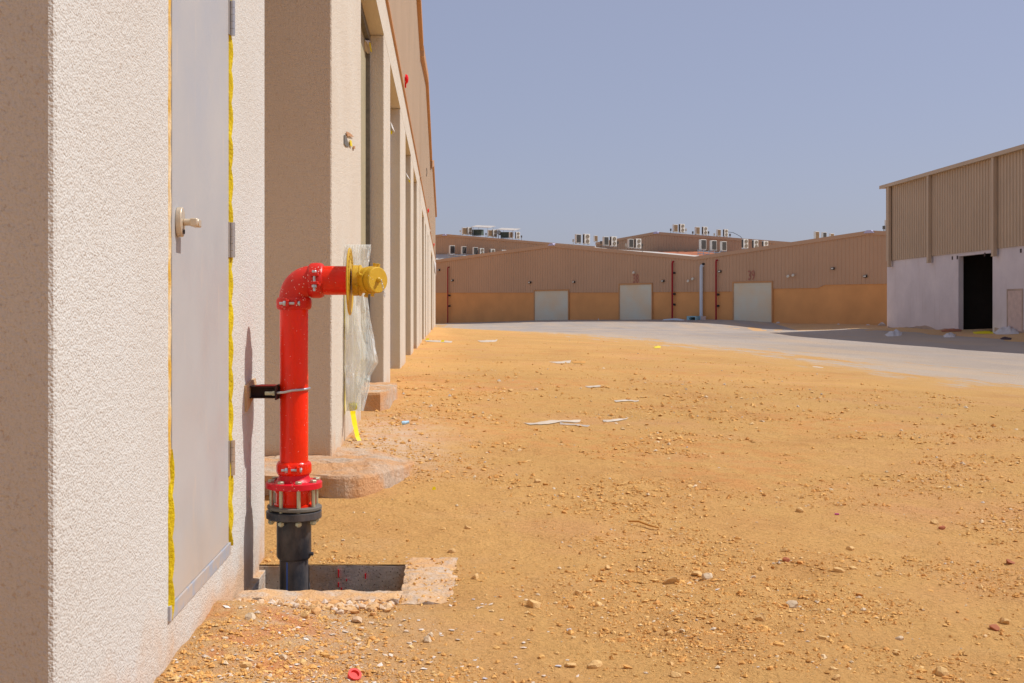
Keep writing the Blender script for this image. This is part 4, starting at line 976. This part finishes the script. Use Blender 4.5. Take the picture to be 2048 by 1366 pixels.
# isolator boxes on posts next to the units
for k, (u, v, off, where) in enumerate([(920.5, 462, 26.2, 'left of the first skyline condenser'), (972, 468, 26.2, 'right of the left canopy'), (1043, 473, 26.2, 'right of the last left skyline condenser'),
        (1146.5, 481, .5, 'left of the first pair on the far roof edge'), (1202, 485, .5, 'left of the middle pair on the far roof edge'), (1235.5, 485.5, .5, 'right of the middle pair on the far roof edge'), (1252, 490, .5, 'left of the right pair on the far roof edge'), (1284.5, 490, .5, 'right of the right pair on the far roof edge'),
        (1341.5, 459.5, 30.2, 'left of the first pair by the centre rear ridge'), (1372, 459.5, 30.2, 'right of the first pair by the centre rear ridge'), (1385.5, 465, 30.2, 'left of the second pair by the centre rear ridge'), (1417, 465, 30.2, 'right of the second pair by the centre rear ridge'), (1428.5, 469, 30.2, 'left of the third pair by the centre rear ridge'), (1460, 470, 30.2, 'right of the third pair by the centre rear ridge'), (1767.5, 455, 1.5, 'left of the white warehouse corner on the skyline')]):
    c = P3(u, v, off); m = MB(); m.box(c.x-.11, c.x+.11, c.y-.08, c.y+.08, c.z-.18, c.z+.18); m.box(c.x-.07, c.x+.07, c.y-.10, c.y-.08, c.z-.1, c.z+.1); m.cyl((c.x, c.y, c.z-1.0), (c.x, c.y, c.z-.2), .035, 6)
    o = m.build('isolator_box', 'ring' if k % 3 else 'lamp', None, bevel=.01); tag(recenter(o), 'small switch box on a post '+where, 'switch box', 'switch boxes on the far roofs')
m = MB(); a = P3(1456, 464, 30.4); pts = [a, P3(1466, 465, 30.4), P3(1474, 469, 30.4), P3(1481, 473, 30.4), P3(1485, 478, 30.4)]
o = m.tube(pts, .035, 6).build('cable', 'blackm', None, smooth=True); tag(recenter(o), 'thin black cable drooping from the last skyline condenser to the roof', 'cable')

# ------------------------------------------------------------------ right warehouse
RX_ = 26.0; RY0, RY1 = 20.0, 67.8
rw = empty('warehouse', (RX_+6, 45, 0), 'right warehouse with beige sheet cladding over white plaster and a black open doorway', 'warehouse')
oy0, oy1, oz = 54.7, 58.35, 3.80    # opening
by0, by1, bz1 = 51.9, 53.2, 1.95     # blocked doorway
m = MB()
m.box(RX_, RX_+.25, oy1, RY1, -1, 4.0); m.box(RX_, RX_+.25, RY0, oy0, -1, 4.0); m.box(RX_, RX_+.25, oy0, oy1, oz, 4.0)
m.box(RX_+.25, RX_+12, RY1-.25, RY1, -1, 4.0)
m.build('plaster_wall', 'white_plaster', rw)
m = MB(); m.box(RX_-.012, RX_-.001, by0, by1, .1, bz1); m.build('blocked_doorway', 'blockwork', rw)
m = MB()
for a, b in ((by0-.09, by0), (by1, by1+.09)): m.box(RX_-.02, RX_-.002, a, b, .1, bz1+.09)
m.box(RX_-.02, RX_-.002, by0, by1, bz1, bz1+.09); m.build('doorway_edge', 'mudbase', rw)
# muddy plinth with a wavy upper edge
ys = np.arange(RY0, RY1+.01, .25); zt2 = .16+vn(ys, ys*0, 1.6, 71)*.34+vn(ys, ys*0, .5, 72)*.10
for lo, hi in ((RY0, oy0-.25), (oy1, RY1)):
    m = MB()
    for i in range(len(ys)-1):
        a, b = ys[i], ys[i+1]
        if a < lo or a > hi: continue
        m.add([(RX_-.03, a, -1), (RX_-.03, b, -1), (RX_-.006, b, zt2[i+1]), (RX_-.006, a, zt2[i])], [(0, 1, 2, 3)])
    m.build('muddy_plinth', 'mudbase', rw)
MB().box(RX_+3.0, RX_+3.1, RY0+1, RY1-1, -1, 4).build('interior_wall', 'dark', rw)  # backing behind the doorway, its shade painted in as a dark colour
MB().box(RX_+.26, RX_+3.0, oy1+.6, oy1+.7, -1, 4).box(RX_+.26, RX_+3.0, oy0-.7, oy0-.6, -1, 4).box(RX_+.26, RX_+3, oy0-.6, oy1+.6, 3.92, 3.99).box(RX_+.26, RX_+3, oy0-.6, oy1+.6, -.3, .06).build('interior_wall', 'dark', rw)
tz = 8.28
ribs(MB(), (RX_-.04, RY0), (RX_-.04, RY1+.05), (-1, 0), lambda t: 3.97, lambda t: tz, .30, .05).build('cladding', 'clad', rw)
m = MB(); m.box(RX_-.30, RX_+.02, RY0, RY1+.35, tz, tz+.14); m.box(RX_-.32, RX_-.26, RY0, RY1+.37, tz-.02, tz+.17); m.build('eaves_gutter', 'clad', rw)
MB().prism([(RX_-.02, RY0, tz-.02), (RX_-.02, RY0, 3.99), (RX_+24, RY0, 3.99), (RX_+24, RY0, tz-.02), (RX_+12, RY0, tz+1.6)], (0, RY1-RY0, 0)).build('roof', 'roof', rw)
for u in (1785, 1865, 1996):
    yy = RX_*F/(u-U0); m = MB(); m.box(RX_-.28, RX_-.10, yy-.11, yy+.11, 3.62, tz-.0)
    m.box(RX_-.29, RX_-.09, yy-.12, yy+.12, 3.60, 3.66); m.build('downpipe', 'clad', rw, bevel=.015)
for u in (1905, 1915, 1970, 2042):
    yy = RX_*F/(u-U0); m = MB(); m.box(RX_-.02, RX_-.001, yy-.06, yy+.06, 3.66, 3.84); m.build('anchor_plate', 'strut', rw)

# ------------------------------------------------------------------ gravel
ico = bmesh.new(); bmesh.ops.create_icosphere(ico, subdivisions=1, radius=1); ico.verts.index_update()
IV = np.array([v.co[:] for v in ico.verts]); IF = np.array([[v.index for v in f.verts] for f in ico.faces]); ico.free()
OV = np.array([(1, 0, 0), (0, 1, 0), (-1, 0, 0), (0, -1, 0), (0, 0, 1), (0, 0, -.6)], float); OF = np.array([(0, 1, 4), (1, 2, 4), (2, 3, 4), (3, 0, 4), (1, 0, 5), (2, 1, 5), (3, 2, 5), (0, 3, 5)])
def scatter(name, xs, ys, rad, mat, base='ico', flat=(.45, .8), sink=.25, jit=.28, zo=0.0):
    n = len(xs); BV, BF = (IV, IF) if base == 'ico' else (OV, OF); k = len(BV)
    v = BV[None]*(1+rng.uniform(-jit, jit, (n, k, 1)))
    v = v*np.stack([rng.uniform(.75, 1.3, n), rng.uniform(.6, 1.0, n), rng.uniform(*flat, n)], 1)[:, None]
    a = rng.uniform(0, 6.28, n); ca, sa = np.cos(a)[:, None], np.sin(a)[:, None]
    t = rng.uniform(-.5, .5, n)[:, None]
    X, Y, Z = v[..., 0], v[..., 1], v[..., 2]; Z2 = Z+X*t*.6
    v = np.stack([X*ca-Y*sa, X*sa+Y*ca, Z2], -1)*rad[:, None, None]
    z = ground(xs, ys)+zo; v += np.stack([xs, ys, z+rad*sink], 1)[:, None]
    F_ = (BF[None]+np.arange(n)[:, None, None]*k).reshape(-1, 3)
    return npmesh(name, v.reshape(-1, 3), F_, mat, False)
def sample(n, ulo, uhi, vlo, vhi, fn=None):
    u = rng.uniform(ulo, uhi, n); v = vlo+(vhi-vlo)*rng.uniform(0, 1, n)
    y = CH*F/(v-V0); x = (u-U0)/F*y
    z = ground(x, y); y = (CH-z)*F/(v-V0); x = (u-U0)/F*y
    ok = (x > WX+.01) & (y < 75) & (x < edge_x(y)-.3)
    ok &= ~((x < PX1+.02) & (y > PY0-.02) & (y < PY1+.02)) & ~((x < -.25) & (y > 6.0) & (y < 7.5)) & ~((x < -.52) & (y > 10.8) & (y < 13.4))
    if fn is not None: ok &= fn(x, y, len(x))
    return x[ok], y[ok]
clump = lambda x, y, n: rng.uniform(0, 1, n) < np.clip(.30+1.9*(vn(x, y, .9, 8)+vn(x, y, .35, 77)*.8)+.9*np.exp(-((x+.4)/.5)**2)*(y < 4.6)+.5*np.exp(-((x+.3)/.5)**2)*(y > 6.5)*(y < 14), .06, 1)
px, py = sample(120000, 300, 2120, 664, 1400, clump)
rad = np.minimum(.0022+.0030*rng.pareto(2.6, len(px)), .012)*np.clip(py/5.0, .8, 2.6)
gr = scatter('gravel', px, py, rad, 'pebble', 'oct'); gr['kind'] = 'stuff'; gr['label'] = 'fine tan gravel scattered over the orange dirt'
px, py = sample(11000, 300, 2120, 680, 1400, clump)
rad = (.005+.006*rng.pareto(3.0, len(px))).clip(0, .019)*np.clip(py/6, .75, 1.5)
gr = scatter('coarse_gravel', px, py, rad, 'pebble', 'ico', (.4, .85), .05, .36); gr['kind'] = 'stuff'; gr['label'] = 'coarser limestone gravel lying in loose patches on the dirt'
# fallen plaster chips near the pit
px, py = sample(16000, 300, 1700, 900, 1400, lambda x, y, n: rng.uniform(0, 1, n) < .13*np.exp(-((x+.35)/.45)**2)*ss(4.3, 3.95, y)+.004)
rad = rng.uniform(.003, .011, len(px))
gr = scatter('plaster_chips', px, py, rad, 'chip', 'oct', (.08, .25), .25, .4); gr['kind'] = 'stuff'; gr['label'] = 'white flakes of fallen plaster around the pit'
# single larger stones
def rock(name, x, y, r, mat, seed, flat=.65, elong=1.3, rot=0.0, sink=.3):
    rr = np.random.default_rng(seed); bm = bmesh.new(); bmesh.ops.create_icosphere(bm, subdivisions=2, radius=1)
    pl = [(Vector(rr.normal(size=3)).normalized(), rr.uniform(.42, .78)) for _ in range(9)]
    for v in bm.verts:
        for nv, dlim in pl:
            q = v.co.dot(nv)
            if q > dlim: v.co -= nv*(q-dlim)
        v.co *= 1+rr.uniform(-.04, .04)
    mb = MB(); c, s = math.cos(rot), math.sin(rot); bm.verts.index_update()
    mb.add([((v.co.x*elong*c-v.co.y*s)*r, (v.co.x*elong*s+v.co.y*c)*r, v.co.z*flat*r) for v in bm.verts], [[v.index for v in f.verts] for f in bm.faces]); bm.free()
    o = mb.build(name, mat, None); o.location = (x, y, gz(x, y)+r*flat*sink); return o
spec = [ # measured stones: u, v(base), width px, material, label
 (1585, 1218, 26, 'stone_grey', 'pale squarish stone right of centre in the foreground'), (1522, 1243, 26, 'stone', 'rounded reddish stone in the foreground, right of centre'),
 (1345, 1168, 32, 'stone', 'wide pale stone in the middle of a gravel patch'), (1415, 1158, 26, 'stone_grey', 'flat greyish stone just right of the widest pale stone'),
 (1394, 1153, 18, 'stone', 'tan stone touching the left of the flat greyish stone'), (1190, 1337, 28, 'stone', 'pale flat stone at the lower edge, below the left gravel patch'),
 (1350, 1355, 24, 'stone', 'cream stone cut close to the bottom edge, centre'), (1570, 1107, 16, 'stone', 'tall tan stone on the mid foreground dirt'),
 (1700, 1103, 18, 'stone', 'ochre stone with a red side, right foreground'), (2020, 1131, 20, 'redcap', 'dark red stone near the right edge'),
 (1075, 967, 14, 'stone', 'lone tan stone in front of the second apron, mid ground'), (1318, 883, 13, 'stone', 'lone tan stone on smooth dirt right of the long plastic strips'),
 (1600, 1027, 16, 'stone', 'pale stone on the right mid foreground'), (1215, 1142, 16, 'stone', 'angular ochre stone left of the gravel patch'),
 (1155, 1192, 18, 'stone', 'angular pale stone left of the gravel patch, lower one'), (1196, 1215, 18, 'stone', 'blocky ochre stone below the left gravel patch'),
 (1425, 1232, 14, 'stone', 'small pointed stone left of the rounded reddish stone'), (1070, 1219, 34, 'stone', 'large flat tan stone right of the pit corner'),
 (950, 1160, 20, 'stone', 'tan stone beside the right curb of the pit'), (854, 1288, 24, 'stone_grey', 'pale stone with a grey neighbour below the pit'),
 (862, 1277, 16, 'stone_grey', 'small grey round stone below the right half of the pit'), (650, 1223, 22, 'stone', 'upright tan stone leaning on the front curb'),
 (610, 1240, 24, 'stone', 'blocky tan stone in front of the curb'), (500, 1243, 26, 'stone_grey', 'pale stone at the wall foot in the rubble'),
 (490, 1340, 26, 'stone', 'yellow tan stone at the lower left by the wall'), (568, 1320, 20, 'stone_grey', 'grey stone at the lower left of the rubble'),
 (705, 1362, 18, 'redcap', None), (1022, 785, 12, 'stone', 'lone stone in the mid distance, left of the plastic film strips'), (1204, 777, 11, 'stone', 'reddish stone touching a thin film strip, mid distance'),
 (1870, 1050, 16, 'stone', 'pale stone at far right of the foreground'), (1255, 1170, 14, 'stone', 'small stone between ochre stones and wide pale stone'),
 (700, 1120, 14, 'stone', 'tan stone on the dirt behind the pit'), (905, 1108, 20, 'stone', 'pale tan stone at the back right corner of the pit'), (935, 1060, 14, 'stone', 'ochre stone on open dirt behind the pit'),
 (1299, 1318, 16, 'stone', 'upright blocky stone near the bottom edge, right of the lowest flat stones'), (1341, 1333, 18, 'stone', 'rounded stone pair member just above the bottom centre stone'),
 (1140, 1338, 22, 'stone', 'pale knobbly stone at the bottom left of the open dirt'), (1644, 1250, 18, 'stone', 'tan stone lower right of the pale squarish stone'),
 (1603, 1253, 12, 'stone_grey', 'small pale stone below the pale squarish stone'), (1696, 1231, 14, 'stone', 'tan stone beside a brown chip, right foreground'),
 (1799, 1282, 16, 'stone_grey', 'pinkish cube shaped stone in the right foreground'), (2009, 1250, 26, 'stone', 'wide cream stone near the right edge, lower foreground'),
 (1989, 1264, 22, 'rust', 'flat reddish stone below the wide cream stone'), (1881, 1353, 32, 'stone', 'largest cream stone at the bottom right'),
 (1674, 1362, 18, 'stone', 'cream stone on the bottom edge, right of centre'), (1521, 1142, 18, 'stone', 'ochre stone above the gravel right of the flat greyish stone'),
 (1506, 1160, 12, 'stone_grey', 'small white topped stone right of the flat greyish stone'), (1536, 1184, 15, 'stone', 'blocky stone at the centre of the right gravel patch'),
 (1679, 1147, 22, 'stone', 'twin lumped pale stone at the left end of the far right gravel line'), (1759, 1155, 16, 'stone', 'tan stone at the middle of the far right gravel line'),
 (1961, 1180, 14, 'stone', 'pointed tan stone right of the far right gravel line'), (1884, 1062, 14, 'rust', 'orange brown stone on the far right mid foreground'),
 (1572, 1126, 16, 'rust', 'reddish stone just below the tall tan stone')]
for k, (u, v, wpx, mt, lab) in enumerate(spec):
    if lab is None: continue
    p = gpt(u, v-2); r = wpx/2/F*p.y*1.05
    o = rock('stone', p.x, p.y, r, mt if mt != 'redcap' else 'rust', 500+k, .82, 1.15, k*1.3, .25); tag(o, lab, 'stone')
# rubble at the curb: a row of angular chunks
nR = 420; rx_ = rng.uniform(-.70, -.18, nR); ry_ = PY0-.135-np.abs(rng.normal(0, .06, nR))
gr = scatter('curb_rubble', rx_, ry_, rng.uniform(.006, .021, nR), 'chipstone', 'ico', (.5, .9), .3, .34); gr['kind'] = 'stuff'; gr['label'] = 'angular rubble heaped along the front curb of the pit'
nR = 260; cx_ = np.r_[rng.uniform(PX1+.01, PX1+.20, 100), rng.uniform(PX0+.05, PX1, 160)]; cy_ = np.r_[rng.uniform(PY0-.13, PY1+.12, 100), rng.uniform(PY0-.125, PY0-.01, 160)]
gr = scatter('curb_grit', cx_, cy_, rng.uniform(.002, .0075, nR), 'pebble', 'ico', (.4, .8), .1, .34, .008); gr['kind'] = 'stuff'; gr['label'] = 'loose grit lying on top of the pit curbs'

# ------------------------------------------------------------------ litter
def sheet(name, pts, h, mat, label, cat='plastic litter', seed=0):
    """crumpled sheet over a quadrilateral of ground points"""
    a, b, c, d = [gpt(*p) for p in pts]; A, B = 22, 8; vs = []; fs = []
    for i in range(A+1):
        for j in range(B+1):
            s, t = i/A, j/B; p = a.lerp(b, s).lerp(d.lerp(c, s), t)
            e = math.sin(math.pi*s)*math.sin(math.pi*t)
            z = gz(p.x, p.y)+.006+.55*h*(.45+.55*abs(float(vn(np.array(s*5.0), np.array(t*3.0), 1.0, 100+seed)))*2+.25*abs(float(vn(np.array(s*16.0), np.array(t*8.0), 1.0, 130+seed))))*max(0, e)**.8
            vs.append((p.x, p.y, z))
    for i in range(A):
        for j in range(B): q = i*(B+1)+j; fs.append((q, q+1, q+B+2, q+B+1))
    o = MB().add(vs, fs).build(name, mat, None, smooth=True); tag(recenter(o), label, cat); return o
sheet('plastic_strip', [(1046, 847), (1162, 841), (1160, 845), (1060, 851)], .02, 'dusty', 'long white plastic strip on the dirt in the middle distance', seed=1)
sheet('plastic_strip', [(1120, 846), (1180, 852), (1176, 855), (1120, 850)], .015, 'film', 'clear plastic strip trailing right of the long white strip', seed=2)
sheet('plastic_strip', [(1205, 841), (1258, 836), (1255, 839), (1208, 845)], .02, 'dusty', 'curved white plastic strip right of the longest strip', seed=3)
sheet('plastic_strip', [(1228, 802), (1278, 801), (1276, 804), (1232, 806)], .02, 'dusty', 'faint plastic strip beyond the curved strip', seed=4)
sheet('plastic_strip', [(1170, 773), (1205, 771), (1207, 773), (1176, 776)], .02, 'dusty', 'faint thin plastic strip beside a reddish stone', seed=5)
sheet('cardboard_piece', [(1098, 725), (1142, 722), (1140, 727), (1115, 728)], .03, 'dusty', 'pale flattened cardboard piece left of a dark board, far middle ground', 'cardboard', seed=6)
sheet('flat_board', [(1142, 724), (1172, 725), (1170, 728), (1148, 727)], .03, 'stick', 'brown flat board lying beside pale cardboard in the far middle ground', 'board', seed=7)
sheet('cardboard_piece', [(955, 681), (995, 679), (992, 684), (962, 685)], .06, 'dusty', 'crumpled pale packaging on the dirt near the far road edge', 'packaging', seed=8)
sheet('film_scrap', [(850, 680), (905, 683), (903, 686), (852, 684)], .04, 'dusty', 'pale film lying at the foot of the left warehouse row', seed=9)
sheet('yellow_bag', [(1306, 694), (1322, 692), (1321, 696), (1309, 697)], .10, 'tape', 'crumpled yellow bag lying on the road edge', 'bag', seed=10)
sheet('white_strip', [(1620, 733), (1652, 736), (1650, 738), (1624, 736)], .03, 'dusty', 'short white strip on the dusty road edge, right of centre', seed=11)
sheet('plastic_sheet', [(1768, 670), (1806, 664), (1803, 672), (1775, 674)], .5, 'rag', 'greyish plastic heap near the corner of the white plastered warehouse', 'plastic sheet', seed=12)
sheet('plastic_sheet', [(1886, 671), (1912, 669), (1910, 675), (1888, 676)], .35, 'rag', 'small white plastic heap left in front of the black doorway', 'plastic sheet', seed=13)
sheet('plastic_sheet', [(1985, 665), (2040, 663), (2038, 668), (1992, 669)], .75, 'rag', 'peaked white sheet at the foot of the blocked doorway', 'plastic sheet', seed=14)
sheet('yellow_tarp', [(1945, 664), (1988, 663), (1986, 668), (1948, 668)], .18, 'tape', 'yellow tarp lying below the right side of the black doorway', 'tarp', seed=15)
sheet('dark_cloth', [(2000, 677), (2024, 676), (2022, 680), (2002, 680)], .22, 'darkrag', 'dark crumpled cloth on the ground near the right edge', 'cloth', seed=16)
sheet('rusty_offcut', [(1880, 661), (1925, 659), (1923, 664), (1884, 665)], .15, 'rust', 'rusty sheet offcuts left of the black doorway', 'offcut', seed=17)
p = gpt(804, 850); m = MB(); m.lathe([(0, .016), (.02, .017), (.024, .014), (.06, .012)], (p.x, p.y, p.z+.014), (.9, .3, .15), 18); o = m.build('bottle_cap', 'bluecap', None, smooth=True); tag(recenter(o), 'pale blue plastic cap on the dirt right of the small apron', 'cap')
p = gpt(707, 1360); m = MB(); m.lathe([(0, .017), (.012, .0185), (.016, .0185), (.016, .012), (.01, .011)], (p.x, p.y, p.z+.004), (.3, -.5, .8), 24); o = m.build('pipe_plug', 'redcap', None, smooth=True); tag(recenter(o), 'round red plastic plug at the bottom edge of the foreground', 'plug')
p = gpt(1673, 1031); m = MB(); m.cyl((p.x-.009, p.y, p.z+.006), (p.x+.010, p.y-.008, p.z+.007), .004, 10); o = m.build('wire_nut', 'magenta', None); tag(recenter(o), 'tiny magenta plastic piece on the right foreground dirt', 'plastic piece')
a, b = gpt(1257, 1049), gpt(1318, 1061); m = MB(); m.tube([a+Vector((0, 0, .012)), a.lerp(b, .35)+Vector((0, .004, .02)), a.lerp(b, .7)+Vector((0, -.003, .012)), b+Vector((0, 0, .010))], [.004, .005, .005, .003], 8)
o = m.build('stick', 'stick', None, smooth=True); tag(recenter(o), 'thin dry stick lying on the dirt in the centre foreground', 'stick')
for u, v, lab in ((885, 685, 'yellow tape scrap on dirt by the left wall, farther one'), (855, 681, 'yellow tape scrap at the far left wall foot'), (868, 985, 'tiny yellow scrap on gravel right of the broken apron')):
    p = gpt(u, v); s = .009*p.y/5; m = MB(); m.add([(p.x-s, p.y, p.z+.01), (p.x+s, p.y+s*.5, p.z+.012), (p.x+s*.6, p.y+s*.6, p.z+.02+s*.8), (p.x-s*.6, p.y+s*.2, p.z+.02+s*.6)], [(0, 1, 2, 3)])
    o = m.build('tape_scrap', 'tape', None); tag(recenter(o), lab, 'tape')
# things at the far wall foot
n3 = Vector((*nn, 0)); D3 = Vector((*dd, 0))
r = empty('cabinet', P3(1383, 646, -1.2), 'pale blue open fronted metal frame box at the foot of the white downpipe', 'cabinet')
a, b = P3(1373.5, 646, -1.2), P3(1392.5, 646, -1.2); H = Vector((0, 0, P3(1380, 634.5, -1.2).z-a.z)); e = n3*.9; t = .16
m = MB(); ua = (b-a).normalized()
for s, tt in ((a, .35), (b-ua*t, t)): m.hexa([s, s+ua*tt, s+ua*tt+e, s+e], [s+H, s+ua*tt+H, s+ua*tt+e+H, s+e+H])
m.hexa([a+H-Vector((0, 0, -.001)), b+H+Vector((0, 0, .001)), b+e+H+Vector((0, 0, .001)), a+e+H+Vector((0, 0, .001))], [a+H+Vector((0, 0, .14)), b+H+Vector((0, 0, .14)), b+e+H+Vector((0, 0, .14)), a+e+H+Vector((0, 0, .14))])
m.build('frame', 'cyan', r)
m = MB(); m.hexa([a+e*.9, b+e*.9, b+e*.98, a+e*.98], [a+e*.9+H*.98, b+e*.9+H*.98, b+e*.98+H*.98, a+e*.98+H*.98]); m.build('back_panel', 'ring', r)
m = MB(); a, b = P3(1328, 642, -1.4), P3(1374, 643, -1.4)
for k in range(7): o_ = n3*(.12*k-.3)+Vector((0, 0, .06+.05*(k % 3))); m.tube([a+o_+ua*.2*(k % 2), a.lerp(b, .5)+o_+Vector((0, 0, .12)), b+o_-ua*.3*(k % 3)], .07, 6)
o = m.build('pipe_bundle', 'whitep', None); tag(recenter(o), 'bundle of pale pipes lying along the far wall left of the blue frame box', 'pipes')
c = P3(1407, 646, -.7); m = MB(); m.box(c.x-.25, c.x+.25, c.y-.15, c.y+.15, c.z-.1, c.z+.75); m.box(c.x-.28, c.x+.28, c.y-.18, c.y+.18, c.z+.75, c.z+.80); o = m.build('meter_box', 'blockwork', None, bevel=.02); tag(recenter(o), 'small pinkish box standing right of the white downpipe', 'box')
c = P3(1437, 645, -.8); m = MB(); m.lathe([(0, .22), (.3, .26), (.32, .26)], (c.x, c.y, c.z-.05), up, 16); o = m.build('bucket', 'lamp', None, smooth=True); tag(recenter(o), 'white bucket at the foot of the right red pipe', 'bucket')
c = P3(1197, 643, -1.5); m = MB(); m.lathe([(0, .3), (.04, .28), (.05, .12), (.45, .03)], (c.x, c.y, c.z-.05), up, 12); m.tube([c+D3*-1.3, c+Vector((0, 0, .12)), c+D3*1.5], .05, 6); o = m.build('debris_cone', 'rag', None, smooth=True); tag(recenter(o), 'small white cone and strip of debris at the far wall between two shutters', 'debris')
for u, v, lab in ((1557, 646.5, 'white lump at the far wall foot right of the third shutter'), (1677, 650, 'white lump at the ochre wall foot right of centre'), (1736, 651.5, 'white debris by the wall foot near the white warehouse'), (1763, 649, 'pale sack beside the corner of the white plastered warehouse')):
    c = P3(u, v, -.6); o = rock('debris_lump', c.x, c.y, .22 if u < 1760 else .4, 'rag', int(u), .8, 1.3); o.location.z = c.z; tag(o, lab, 'debris')
